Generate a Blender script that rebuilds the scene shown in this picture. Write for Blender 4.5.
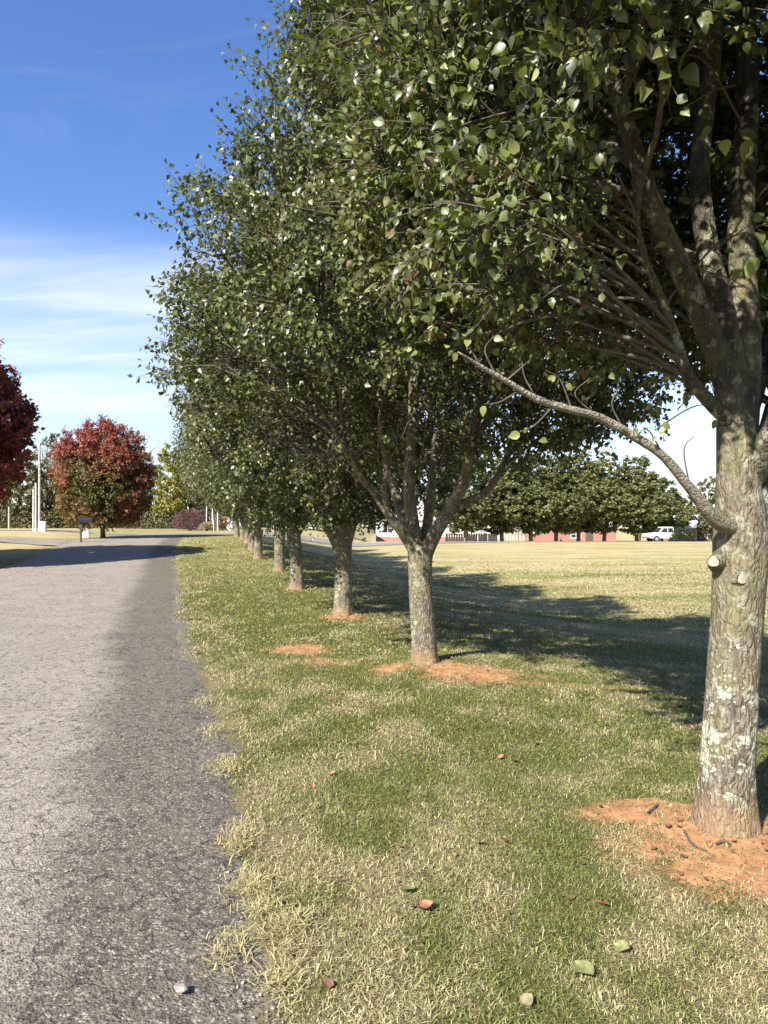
import bpy, math, random
import numpy as np
from mathutils import Vector

for o in list(bpy.data.objects):
    bpy.data.objects.remove(o, do_unlink=True)
S = bpy.context.scene
COL = S.collection
random.seed(7)
R0 = np.random.default_rng(11)

# ------------------------------------------------------------------ camera, sky, sun, exposure
F = 740.0                      # focal length in pixels of the 768 x 1024 picture
HORIZON = 525.0
EYE = 1.6
cam = bpy.data.cameras.new("camera")
cam.sensor_fit = 'VERTICAL'
cam.sensor_height = 36.0
cam.lens = 36.0 * F / 1024.0
cam.shift_y = (HORIZON - 512.0) / 1024.0
cam.clip_start = 0.05
cam.clip_end = 4000
camo = bpy.data.objects.new("camera", cam)
COL.objects.link(camo)
camo.location = (0, 0, EYE)
camo.rotation_euler = (math.radians(90), 0, 0)
S.camera = camo

SUN_EL = math.radians(38.0)
SUN_AZ = math.radians(217.0)   # clockwise from +Y: behind the camera, to the left
SUN_DIR = Vector((math.sin(SUN_AZ) * math.cos(SUN_EL), math.cos(SUN_AZ) * math.cos(SUN_EL), math.sin(SUN_EL)))

W = bpy.data.worlds.new("World")
S.world = W
W.use_nodes = True
wn = W.node_tree
wn.nodes.clear()


class NT:
    """small helper to write node trees"""
    def __init__(self, tree):
        self.t = tree

    def n(self, kind, **kw):
        nd = self.t.nodes.new(kind)
        ins = kw.pop('ins', {})
        for k, v in kw.items():
            setattr(nd, k, v)
        for k, v in ins.items():
            self.put(nd.inputs[k], v)
        return nd

    def put(self, sock, v):
        if isinstance(v, bpy.types.NodeSocket):
            self.t.links.new(v, sock)
        else:
            if sock.type == 'RGBA' and len(v) == 3:
                v = (*v, 1)
            sock.default_value = v

    def math(self, op, a, b=0.0, c=None, clamp=False):
        nd = self.n('ShaderNodeMath', operation=op, use_clamp=clamp)
        self.put(nd.inputs[0], a)
        self.put(nd.inputs[1], b)
        if c is not None:
            self.put(nd.inputs[2], c)
        return nd.outputs[0]

    def mix(self, f, a, b, mode='MIX'):
        nd = self.n('ShaderNodeMix', data_type='RGBA', blend_type=mode)
        self.put(nd.inputs[0], f)
        self.put(nd.inputs[6], a)
        self.put(nd.inputs[7], b)
        return nd.outputs[2]

    def ramp(self, v, lo, hi, a=0.0, b=1.0, smooth=True):
        nd = self.n('ShaderNodeMapRange', interpolation_type='SMOOTHSTEP' if smooth else 'LINEAR')
        for k, x in enumerate((v, lo, hi, a, b)):
            self.put(nd.inputs[k], x)
        return nd.outputs[0]

    def noise(self, vec, scale, detail=4, rough=0.55, dist=0.0, out=0):
        nd = self.n('ShaderNodeTexNoise')
        self.put(nd.inputs['Vector'], vec)
        nd.inputs['Scale'].default_value = scale
        nd.inputs['Detail'].default_value = detail
        nd.inputs['Roughness'].default_value = rough
        nd.inputs['Distortion'].default_value = dist
        return nd.outputs[out]

    def voro(self, vec, scale, feature='F1', out='Distance'):
        nd = self.n('ShaderNodeTexVoronoi', feature=feature)
        self.put(nd.inputs['Vector'], vec)
        nd.inputs['Scale'].default_value = scale
        return nd.outputs[out]

    def mapping(self, vec, scale=(1, 1, 1), loc=(0, 0, 0), rot=(0, 0, 0)):
        nd = self.n('ShaderNodeMapping')
        self.put(nd.inputs['Vector'], vec)
        nd.inputs['Scale'].default_value = scale
        nd.inputs['Location'].default_value = loc
        nd.inputs['Rotation'].default_value = rot
        return nd.outputs[0]


w = NT(wn)
sky = w.n('ShaderNodeTexSky', sky_type='NISHITA', sun_disc=False, sun_elevation=SUN_EL, sun_rotation=SUN_AZ,
          altitude=200, air_density=1.0, dust_density=0.25, ozone_density=2.6)
tc = w.n('ShaderNodeTexCoord').outputs['Generated']
sep = w.n('ShaderNodeSeparateXYZ', ins={0: tc})
zc = w.math('MAXIMUM', sep.outputs[2], 0.02)
# clouds live on a high flat layer: project the view direction on it
px_ = w.math('DIVIDE', sep.outputs[0], w.math('ADD', zc, 0.08))
py_ = w.math('DIVIDE', sep.outputs[1], w.math('ADD', zc, 0.08))
cv = w.n('ShaderNodeCombineXYZ', ins={0: px_, 1: py_, 2: 0.0}).outputs[0]
c1 = w.noise(w.mapping(cv, (0.30, 0.75, 1), (1.3, 0.4, 0), (0, 0, 0.25)), 1.5, 6, 0.55, 0.6)
c2 = w.noise(w.mapping(cv, (0.5, 1.6, 1), (4.2, 2.0, 3), (0, 0, 0.12)), 2.6, 5, 0.6, 0.8)
band = w.math('MULTIPLY', w.ramp(sep.outputs[2], 0.37, 0.28), w.ramp(sep.outputs[2], -0.02, 0.05))
cl = w.math('MULTIPLY', w.math('ADD', w.math('MULTIPLY', w.ramp(w.math('ADD', w.math('MULTIPLY', c1, 0.7), w.math('MULTIPLY', c2, 0.3)), 0.34, 0.66), 0.66), 0.32), band)
wisp = w.math('MULTIPLY', w.ramp(c2, 0.5, 0.85), 0.10)
cf = w.math('ADD', w.math('MULTIPLY', cl, 0.75), wisp, clamp=True)
skyc = w.n('ShaderNodeHueSaturation', ins={'Hue': 0.512, 'Saturation': 1.18, 'Value': 1.33, 'Color': sky.outputs[0]}).outputs[0]
col = w.mix(cf, skyc, (6.6, 7.0, 7.6))
bg = w.n('ShaderNodeBackground', ins={'Color': col, 'Strength': 0.067})
w.n('ShaderNodeOutputWorld', ins={0: bg.outputs[0]})

sl = bpy.data.lights.new("sun", 'SUN')
sl.energy = 5.0
sl.angle = math.radians(0.53)
sl.color = (1.0, 0.94, 0.85)
so = bpy.data.objects.new("sun", sl)
COL.objects.link(so)
so.rotation_euler = (-SUN_DIR).to_track_quat('-Z', 'Y').to_euler()
so.location = (-12, -16, 25)

S.view_settings.view_transform = 'Standard'
S.view_settings.look = 'None'
S.view_settings.gamma = 1
S.view_settings.use_curve_mapping = False
S.view_settings.exposure = 1.42
S.cycles.max_bounces = 5
S.cycles.diffuse_bounces = 2
S.cycles.glossy_bounces = 2
S.cycles.transmission_bounces = 3
S.cycles.transparent_max_bounces = 4
S.cycles.caustics_reflective = False
S.cycles.caustics_refractive = False

# ------------------------------------------------------------------ numeric helpers


def _hash(i, j, k):
    n = (i * 374761393 + j * 668265263 + k * 2147483647 + 1013904223) & 0xFFFFFFFF
    n = ((n ^ (n >> 13)) * 1274126177) & 0xFFFFFFFF
    n = (n ^ (n >> 16)) & 0xFFFFFFFF
    return n / 4294967295.0


def vnoise(x, y, z=0.0):
    x, y, z = np.broadcast_arrays(np.asarray(x, float), np.asarray(y, float), np.asarray(z, float))
    xi, yi, zi = np.floor(x), np.floor(y), np.floor(z)
    fx, fy, fz = x - xi, y - yi, z - zi
    xi, yi, zi = xi.astype(np.int64), yi.astype(np.int64), zi.astype(np.int64)
    sx, sy, sz = fx * fx * (3 - 2 * fx), fy * fy * (3 - 2 * fy), fz * fz * (3 - 2 * fz)
    r = 0
    for a, wa in ((0, 1 - sx), (1, sx)):
        for b, wb in ((0, 1 - sy), (1, sy)):
            for c, wc in ((0, 1 - sz), (1, sz)):
                r = r + wa * wb * wc * _hash(xi + a, yi + b, zi + c)
    return r


def fbm(x, y, z=0.0, o=3):
    r, a, f, t = 0, 1.0, 1.0, 0
    for k in range(o):
        r = r + a * vnoise(np.asarray(x) * f + 17.3 * k, np.asarray(y) * f - 9.1 * k, np.asarray(z) * f + 3.7 * k)
        t += a
        a *= 0.5
        f *= 2.03
    return r / t


def sstep(v, a, b):
    q = np.clip((np.asarray(v, float) - a) / (b - a), 0, 1)
    return q * q * (3 - 2 * q)


def nrm(v):
    return v / np.maximum(np.linalg.norm(v, axis=-1, keepdims=True), 1e-9)


UX, UY = -0.287, 0.958         # direction of the road and the tree row
NX, NY = 0.958, 0.287          # across it, to the right
_PY = [-80, 0, 11, 14, 16.7, 21, 25.3, 29.5, 33.8, 38, 42.4, 60, 90, 300, 1500]
_PZ = [0, 0, 0, .05, .13, .27, .42, .60, .78, .88, .97, 1.05, 1.0, .8, .5]
_FY = [-80, 0, 10, 18, 30, 45, 66, 72, 100, 300, 1500]
_FZ = [-.3, -.35, -.48, -.60, -.46, -.24, .03, 0, -.9, -2.5, -5]


def _prof(y, a, b):
    return sum(np.interp(y + d, a, b) for d in (-1.6, -.8, 0, .8, 1.6)) / 5


def base_z(x, y):
    x, y = np.asarray(x, float), np.asarray(y, float)
    t = NX * x + NY * np.minimum(y, 42)
    wf = sstep(t, 3.2, 10.5)
    z = _prof(y, _PY, _PZ) * (1 - wf) + _prof(y, _FY, _FZ) * wf
    z = z + 0.22 * sstep(-t, 4.9, 9) * sstep(y, 14, 28)
    return z


def ground_z(x, y):
    x, y = np.asarray(x, float), np.asarray(y, float)
    t = NX * x + NY * y
    lump = (fbm(x * .8, y * .8) - .5) * .07 + (fbm(x * .15, y * .15) - .5) * .12 * sstep(t, 4, 12)
    offroad = np.maximum(sstep(t, .4, 1.2), sstep(-t, 4.9, 6.5)) * sstep(60 - y, 14, 22)
    mound = 0
    for (mx, my, mr, mh) in ((1.74, 3.78, .55, .07), (.9, 7.9, .9, .07), (.45, 8.05, .5, .05), (-.69, 12.46, .6, .05)):
        mound = mound + mh * np.exp(-((x - mx) ** 2 + (y - my) ** 2) / mr ** 2)
    inside = sstep(-.12 - t, 0, .35) * sstep(t + 4.5, 0, .35)
    return base_z(x, y) + 0.012 - 0.05 * inside + lump * offroad + mound


def gz(x, y):
    return float(ground_z(x, y))


def at(px, py, D):
    return ((px - 384) / F * D, D, EYE + (HORIZON - py) / F * D)


# ------------------------------------------------------------------ mesh helpers


def mesh_np(name, verts, tris=None, quads=None, mat=None, smooth=False, col=None, uv=None, attrs=None, mats=None, midx=None):
    me = bpy.data.meshes.new(name)
    verts = np.asarray(verts, np.float32).reshape(-1, 3)
    nt = 0 if tris is None else len(tris)
    nq = 0 if quads is None else len(quads)
    me.vertices.add(len(verts))
    me.vertices.foreach_set('co', verts.ravel())
    loops = np.concatenate([np.asarray(tris, np.int32).ravel() if nt else np.zeros(0, np.int32),
                            np.asarray(quads, np.int32).ravel() if nq else np.zeros(0, np.int32)])
    me.loops.add(len(loops))
    me.loops.foreach_set('vertex_index', loops)
    me.polygons.add(nt + nq)
    start = np.concatenate([np.arange(nt) * 3, nt * 3 + np.arange(nq) * 4]).astype(np.int32)
    me.polygons.foreach_set('loop_start', start)
    if smooth:
        me.polygons.foreach_set('use_smooth', np.ones(nt + nq, bool))
    if col is not None:
        a = me.color_attributes.new('Col', 'FLOAT_COLOR', 'POINT')
        c = np.ones((len(verts), 4), np.float32)
        c[:, :3] = col
        a.data.foreach_set('color', c.ravel())
    for k, v in (attrs or {}).items():
        a = me.attributes.new(k, 'FLOAT', 'POINT')
        a.data.foreach_set('value', np.asarray(v, np.float32).ravel())
    if uv is not None:
        u = me.uv_layers.new(name='UVMap')
        u.data.foreach_set('uv', np.asarray(uv, np.float32)[loops].ravel())
    if mat is not None:
        me.materials.append(mat)
    me.update(calc_edges=True)
    me.validate()
    return me


def link(name, me, parent=None, loc=None, rot=None):
    o = bpy.data.objects.new(name, me)
    COL.objects.link(o)
    if parent is not None:
        o.parent = parent
    if loc is not None:
        o.location = loc
    if rot is not None:
        o.rotation_euler = rot
    return o


def tag(o, label, cat, group=None, kind=None):
    o['label'] = label
    o['category'] = cat
    if group:
        o['group'] = group
    if kind:
        o['kind'] = kind
    return o


def thing(name, label, cat, loc, rz=0.0, group=None):
    o = bpy.data.objects.new(name, None)
    COL.objects.link(o)
    o.empty_display_size = .2
    o.location = loc
    o.rotation_euler = (0, 0, rz)
    return tag(o, label, cat, group)


class MB:
    """collects simple shapes into one mesh"""
    def __init__(self):
        self.v, self.f = [], []

    def add(self, vs, fs):
        b = len(self.v)
        self.v += [tuple(map(float, p)) for p in vs]
        self.f += [tuple(b + i for i in q) for q in fs]
        return self

    def box(self, x0, x1, y0, y1, z0, z1):
        vs = [(x, y, z) for z in (z0, z1) for y in (y0, y1) for x in (x0, x1)]
        return self.add(vs, [(0, 2, 3, 1), (4, 5, 7, 6), (0, 1, 5, 4), (2, 6, 7, 3), (0, 4, 6, 2), (1, 3, 7, 5)])

    def prism(self, prof, y0, y1):
        """profile in x,z pushed along y"""
        n = len(prof)
        vs = [(x, y0, z) for x, z in prof] + [(x, y1, z) for x, z in prof]
        fs = [tuple(range(n)), tuple(range(2 * n - 1, n - 1, -1))]
        fs += [(i, n + i, n + (i + 1) % n, (i + 1) % n) for i in range(n)]
        return self.add(vs, fs)

    def cyl(self, p, q, r0, r1=None, n=12):
        r1 = r0 if r1 is None else r1
        p, q = Vector(p), Vector(q)
        d = (q - p).normalized()
        a = d.orthogonal().normalized()
        b = d.cross(a)
        vs = []
        for c, r in ((p, r0), (q, r1)):
            for k in range(n):
                t = 2 * math.pi * k / n
                vs.append(c + a * (r * math.cos(t)) + b * (r * math.sin(t)))
        fs = [(k, (k + 1) % n, n + (k + 1) % n, n + k) for k in range(n)]
        fs += [tuple(range(n - 1, -1, -1)), tuple(range(n, 2 * n))]
        return self.add(vs, fs)

    def build(self, name, mat, parent=None, loc=None, rot=None, bevel=0.0, smooth=False):
        me = bpy.data.meshes.new(name)
        me.from_pydata(self.v, [], self.f)
        import bmesh
        bm = bmesh.new()
        bm.from_mesh(me)
        bmesh.ops.recalc_face_normals(bm, faces=bm.faces)
        if bevel:
            bmesh.ops.bevel(bm, geom=list(bm.edges), offset=bevel, segments=2, profile=.6, affect='EDGES', clamp_overlap=True)
        if smooth:
            for f in bm.faces:
                f.smooth = True
        bm.to_mesh(me)
        bm.free()
        me.materials.append(mat)
        return link(name, me, parent, loc, rot)


# ------------------------------------------------------------------ materials


def material(name):
    m = bpy.data.materials.new(name)
    m.use_nodes = True
    m.node_tree.nodes.clear()
    return m, NT(m.node_tree)


def finish(h, surf, disp=None):
    o = h.n('ShaderNodeOutputMaterial', ins={0: surf})
    if disp is not None:
        h.put(o.inputs[2], disp)


def bump(h, height, strength=.5, dist=.02):
    return h.n('ShaderNodeBump', ins={'Strength': strength, 'Distance': dist, 'Height': height}).outputs[0]


def plain(name, c, rough=.6, spec=.4, metal=0.0, var=.12, scale=6.0):
    m, h = material(name)
    tc = h.n('ShaderNodeTexCoord').outputs['Object']
    n = h.noise(tc, scale, 5, .6)
    cc = h.mix(h.ramp(n, .3, .7), tuple(v * (1 - var) for v in c), tuple(min(1, v * (1 + var)) for v in c))
    p = h.n('ShaderNodeBsdfPrincipled', ins={'Base Color': cc, 'Roughness': rough, 'Specular IOR Level': spec, 'Metallic': metal})
    finish(h, p.outputs[0])
    return m


def leaf_material(name, back=(1.5, 1.45, 1.6), rough=.4, trans=.28, spec=.5):
    m, h = material(name)
    a = h.n('ShaderNodeVertexColor', layer_name='Col').outputs[0]
    g = h.n('ShaderNodeNewGeometry')
    c = h.mix(g.outputs['Backfacing'], a, h.mix(1.0, a, back, 'MULTIPLY'))
    r = h.math('ADD', h.math('MULTIPLY', g.outputs['Backfacing'], .2), rough)
    p = h.n('ShaderNodeBsdfPrincipled', ins={'Base Color': c, 'Roughness': r, 'Specular IOR Level': spec})
    t = h.n('ShaderNodeBsdfTranslucent', ins={'Color': h.mix(1.0, a, (1.5, 1.7, .7), 'MULTIPLY')})
    mx = h.n('ShaderNodeMixShader', ins={0: trans, 1: p.outputs[0], 2: t.outputs[0]})
    finish(h, mx.outputs[0])
    return m


def bark_material(name, lichen=0.0, c0=(.055, .044, .032), c1=(.26, .22, .165), dirt=True, grain=.22):
    m, h = material(name)
    tc = h.n('ShaderNodeTexCoord').outputs['Object']
    v = h.mapping(tc, (1, 1, grain))
    n1 = h.noise(v, 34, 7, .68, .5)
    cr = h.voro(h.mapping(h.mix(.06, tc, h.noise(tc, 9, 3, out=1)), (1, 1, grain * 1.55)), 42, 'DISTANCE_TO_EDGE')
    n2 = h.noise(tc, 4.5, 4, .6)
    f = h.math('MULTIPLY', h.ramp(n1, .3, .68), h.ramp(cr, 0.0, .2, .62, 1))
    c = h.mix(f, c0, c1)
    c = h.mix(h.ramp(h.noise(h.mapping(tc, (1, 1, .35)), 75, 4, .7), .48, .36, 0, .65), c, c0)
    c = h.mix(h.ramp(n2, .38, .65, 0, .6), c, h.mix(n1, (.115, .105, .045), (.235, .215, .105)))
    sz = h.n('ShaderNodeSeparateXYZ', ins={0: tc}).outputs[2]
    # grey-green crust that grows on the whole bark
    g = h.noise(tc, 11, 5, .7)
    c = h.mix(h.ramp(g, .54, .62, 0, .6), c, (.32, .32, .24))
    hgt = h.math('ADD', h.math('MULTIPLY', n1, 1.0), h.math('MULTIPLY', h.ramp(cr, 0, .25), .34))
    if lichen:
        wv = h.mix(.035, tc, h.noise(tc, 22, 4, .7, out=1))
        lz = h.math('MULTIPLY', h.ramp(sz, .06, .20), h.ramp(sz, 1.15, .42))
        lz = h.math('ADD', h.math('MULTIPLY', lz, lichen), .16)
        big = h.ramp(h.noise(tc, 5, 3, .6), .36, .64)
        lm = 0.0
        for sc in (13, 31, 58):
            vd = h.voro(wv, sc, 'F1')
            vc = h.n('ShaderNodeSeparateXYZ', ins={0: h.voro(wv, sc, 'F1', 'Color')}).outputs[0]
            r_ = h.math('MULTIPLY', h.math('MULTIPLY', h.math('MULTIPLY', vc, vc), lz), h.math('ADD', h.math('MULTIPLY', big, .85), .16))
            blob = h.ramp(h.math('SUBTRACT', vd, r_), .015, -.06)
            lm = h.math('MAXIMUM', lm, blob)
        lm = h.math('MULTIPLY', lm, h.ramp(h.noise(tc, 70, 3, .7), .30, .55, .35, 1))
        c = h.mix(h.math('MULTIPLY', lm, .9), c, h.mix(h.noise(tc, 40, 2), (.36, .37, .26), (.60, .60, .48)))
        hgt = h.math('ADD', hgt, h.math('MULTIPLY', lm, .25))
    if dirt:   # clay splashed on the foot of the trunk
        d = h.math('ADD', sz, h.math('MULTIPLY', h.noise(tc, 14, 3), -.25))
        c = h.mix(h.ramp(d, .10, -.10, 0, .55), c, (.30, .18, .10))
    p = h.n('ShaderNodeBsdfPrincipled', ins={'Base Color': c, 'Roughness': .88, 'Specular IOR Level': .25,
                                             'Normal': bump(h, hgt, 1.0, .02)})
    finish(h, p.outputs[0])
    return m


M = {}
M['leaf'] = leaf_material('pear_leaf', rough=.40, trans=.22, spec=.55)
M['leaf_red'] = leaf_material('maple_leaf', back=(1.25, 1.15, 1.15), rough=.5, trans=.3, spec=.35)
M['leaf_far'] = leaf_material('far_leaf', rough=.55, trans=.25, spec=.3)
M['bark'] = bark_material('pear_bark', .4)
M['bark_lichen'] = bark_material('pear_bark_with_lichen', 1.0)
M['bark_grey'] = bark_material('grey_bark', .2, (.028, .024, .02), (.088, .077, .062), False, .3)
M['limb_pale'] = bark_material('pale_limb_bark', .8, (.17, .145, .11), (.40, .36, .29), False, 1.0)
M['twig'] = plain('twig_bark', (.085, .072, .055), .8, .2, var=.35, scale=30)
M['twig_pale'] = plain('pale_twig_bark', (.36, .29, .22), .75, .25, var=.3, scale=30)
M['cut_wood'] = plain('cut_wood', (.30, .26, .20), .85, .2, var=.35, scale=25)

# ------------------------------------------------------------------ the ground


def axis(lo, hi, a, b, fine, grow=1.12):
    """coordinates: fine between a and b, ever wider outside"""
    mid = list(np.arange(a, b + 1e-6, fine))
    s, x, right = fine, b, []
    while x < hi:
        s *= grow
        x += s
        right.append(min(x, hi))
    s, x, left = fine, a, []
    while x > lo:
        s *= grow
        x -= s
        left.append(max(x, lo))
    return np.array(left[::-1] + mid + right)


CLAY = [(1.62, 3.50, .50, .42, 1.1), (1.40, 4.05, .36, .20, 1.05), (1.9, 4.0, .3, .25, .7), (1.75, 3.8, .38, .32, .85), (1.02, 7.62, .72, .42, .85), (.3, 7.95, .55, .33, .75),
        (-1.10, 9.45, .50, .42, 1.0), (-.55, 8.55, .50, .33, .7), (-.75, 12.3, .65, .45, .6), (-2.1, 16.6, .5, .4, .5), (2.05, 7.3, .6, .2, .5),
        (-1.75, 9.9, .3, .2, .4)]


def clay_at(x, y):
    m = np.zeros_like(np.asarray(x, float))
    for cx, cy, rx, ry, s in CLAY:
        d = np.sqrt(((x - cx) / rx) ** 2 + ((y - cy) / ry) ** 2)
        m = np.maximum(m, s * np.clip(1.55 - d, 0, 1))
    return m


def dry_at(x, y):
    """how much of the lawn is straw: patches of its own"""
    t = NX * x + NY * y
    d = .46 + (fbm(x * .55 + 3, y * .4, o=3) - .5) * .5 + (fbm(x * 4.2, y * 3.2 + 8, o=4) - .5) * 1.9
    d = d + .30 * sstep(t, 1.5, .4) - .2 * sstep(y, 7, 13) * sstep(-x, -.2, 1.5)
    d = d - .22 * np.exp(-((x - 1.2) ** 2 / .9 + (y - 6.0) ** 2 / 1.5))
    d = d - .12 * sstep(y, 4.5, 7.5)
    return np.clip(d, 0, 1)


gx = axis(-900, 900, -6.0, 8.0, .1)
gy = axis(-60, 1500, 1.2, 14.0, .1)
GX, GY = np.meshgrid(gx, gy)
GZ = ground_z(GX, GY)
nx, ny = len(gx), len(gy)
ii = (np.arange(ny - 1)[:, None] * nx + np.arange(nx - 1)[None, :]).ravel()
quads = np.stack([ii, ii + 1, ii + nx + 1, ii + nx], 1)
m, h = material('lawn_ground')
pos = h.n('ShaderNodeNewGeometry').outputs['Position']
clay = h.n('ShaderNodeAttribute', attribute_name='clay').outputs['Fac']
dry = h.n('ShaderNodeAttribute', attribute_name='dry').outputs['Fac']
fld = h.n('ShaderNodeAttribute', attribute_name='field').outputs['Fac']
nf = h.noise(pos, 55, 5, .7)
nm = h.noise(pos, 9, 5, .65)
nl = h.noise(h.mapping(pos, (.16, .45, 1), rot=(0, 0, .25)), 1.0, 5, .62)
ns = h.noise(h.mapping(pos, (.35, 1.1, 1), rot=(0, 0, -.35)), 1.6, 4, .65)
grn = h.mix(nf, (.05, .055, .018), (.16, .17, .05))
stw = h.mix(nf, (.085, .066, .035), (.33, .28, .14))
k = h.math('ADD', h.math('ADD', dry, h.math('MULTIPLY', h.math('SUBTRACT', nm, .5), 1.1)), h.math('MULTIPLY', h.math('SUBTRACT', nl, .5), .8))
near = h.mix(h.ramp(k, .15, .95), grn, stw)
kf = h.math('ADD', h.math('ADD', h.math('MULTIPLY', nl, .75), h.math('MULTIPLY', ns, .55)), h.math('MULTIPLY', nm, .35))
tan_ = h.mix(nf, (.33, .265, .13), (.46, .38, .215))
far = h.mix(h.ramp(kf, .66, .90), h.mix(nf, (.17, .175, .045), (.29, .28, .10)), tan_)
lawn = h.mix(fld, near, far)
earth = h.mix(h.ramp(nm, .3, .7), (.235, .118, .054), (.39, .215, .108))
earth = h.mix(h.ramp(h.noise(pos, 16, 5, .7), .58, .68, 0, .22), earth, h.mix(nf, (.20, .15, .07), (.38, .31, .17)))
earth = h.mix(h.ramp(nf, .5, .75, 0, .18), earth, (.50, .34, .2))
edg = h.n('ShaderNodeAttribute', attribute_name='edge').outputs['Fac']
grav = h.mix(h.ramp(nf, .3, .7), (.10, .085, .065), (.27, .24, .19))
lawn = h.mix(h.ramp(h.math('ADD', edg, h.math('MULTIPLY', h.math('SUBTRACT', nm, .5), 1.2)), .35, .7), lawn, grav)
cm = h.ramp(h.math('ADD', clay, h.math('MULTIPLY', h.math('SUBTRACT', h.noise(pos, 5, 6, .75), .5), 1.9)), .30, .75)
c = h.mix(cm, lawn, earth)
hb = h.math('ADD', h.math('MULTIPLY', nf, h.math('SUBTRACT', 1.0, h.math('MULTIPLY', cm, .8))), h.math('MULTIPLY', nm, .6))
p = h.n('ShaderNodeBsdfPrincipled', ins={'Base Color': c, 'Roughness': .95, 'Specular IOR Level': .1, 'Normal': bump(h, hb, .8, .04)})
finish(h, p.outputs[0])
tt = NX * GX + NY * GY
field = np.clip(sstep(tt, 3.5, 8) * sstep(GY, 5, 12) + sstep(GY, 14, 26) * .6 + sstep(-tt, 4.6, 6), 0, 1)
me = mesh_np('ground', np.stack([GX, GY, GZ], -1), quads=quads, mat=m, smooth=True,
             attrs={'clay': clay_at(GX, GY) * (.25 + 1.5 * fbm(GX * 2.3, GY * 2.3, o=4)), 'dry': dry_at(GX, GY), 'field': field, 'edge': sstep(.62 - tt, 0, .5) * sstep(tt, -.8, -.3) * sstep(45 - GY, 0, 10)})
g = link('ground', me)
g['kind'] = 'structure'

# ------------------------------------------------------------------ the road


def spline(pts, n):
    """Catmull-Rom through pts, n points evenly spaced by length"""
    P = np.asarray(pts, float)
    P = np.vstack([2 * P[0] - P[1], P, 2 * P[-1] - P[-2]])
    out = []
    for i in range(1, len(P) - 2):
        u = np.linspace(0, 1, 24, endpoint=False)[:, None]
        a, b, c, d = P[i - 1], P[i], P[i + 1], P[i + 2]
        out.append(.5 * (2 * b + (c - a) * u + (2 * a - 5 * b + 4 * c - d) * u ** 2 + (3 * b - a - 3 * c + d) * u ** 3))
    out.append(P[-2][None])
    Q = np.vstack(out)
    L = np.concatenate([[0], np.cumsum(np.linalg.norm(np.diff(Q, axis=0), axis=1))])
    q = np.linspace(0, L[-1], n)
    return np.stack([np.interp(q, L, Q[:, k]) for k in range(Q.shape[1])], 1)


RIGHT = [(4.0, -12), (2.63, -7.56), (.60, .1), (-.14, 2.4), (-1.34, 6.2), (-2.9, 10.8), (-4.26, 15.4), (-5.85, 21.2), (-8.5, 30.5), (-10.1, 37.5),
         (-10.8, 41), (-10.4, 44), (-7.8, 48), (-2, 56), (8, 65.5), (25, 72.5), (52, 76)]
LEFT = [(-1.0, -12.5), (-2.2, -9), (-4.5, -1.3), (-5.4, 1.6), (-6.6, 5.5), (-8.0, 10.2), (-9.3, 14.6), (-11.3, 21.6), (-13.6, 30.6), (-15.2, 38),
        (-15.4, 45), (-13.6, 50.5), (-10, 56), (-4.2, 62.5), (6, 70.5), (24, 77), (52, 80.5)]
NA, NC = 620, 46
A = spline(RIGHT, 1600)
B = spline(LEFT, 1600)
# more rows near the camera
q = np.concatenate([np.linspace(0, .09, 30, endpoint=False), np.linspace(.09, .20, 420, endpoint=False), np.linspace(.20, .42, 240, endpoint=False), np.linspace(.42, 1, 160)])
idx = q * 1599
A = np.stack([np.interp(idx, np.arange(1600), A[:, k]) for k in (0, 1)], 1)
B = np.stack([np.interp(idx, np.arange(1600), B[:, k]) for k in (0, 1)], 1)
al = np.concatenate([[0], np.cumsum(np.linalg.norm(np.diff(A, axis=0), axis=1))])
rag = (fbm(al * 1.1, 3.3, o=4) - .5) * .42 + (fbm(al * 5.0, 8.3, o=4) - .5) * .26
across = nrm(B - A)
A2 = A + across * (rag * sstep(60 - A[:, 1], 5, 15))[:, None]
fr = np.concatenate([[0, .005, .010, .016, .024, .034], np.linspace(.05, 1, NC - 6)])
XY = A2[:, None, :] * (1 - fr[None, :, None]) + B[:, None, :] * fr[None, :, None]
Z = base_z(XY[..., 0], XY[..., 1]) + .018 + .02 * np.sin(np.pi * fr)[None, :]
Z -= (.04 * np.exp(-fr * 5 / .07) + .06 * (fr > .999))[None, :]
Z += (fbm(XY[..., 0] * 1.2, XY[..., 1] * 1.2) - .5) * .02
ii = (np.arange(len(A) - 1)[:, None] * NC + np.arange(NC - 1)[None, :]).ravel()
quads = np.stack([ii, ii + NC, ii + NC + 1, ii + 1], 1)
uv = np.stack([np.broadcast_to(fr[None, :] * 5.0, XY.shape[:2]), np.broadcast_to(al[:, None], XY.shape[:2])], -1).reshape(-1, 2)


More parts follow.
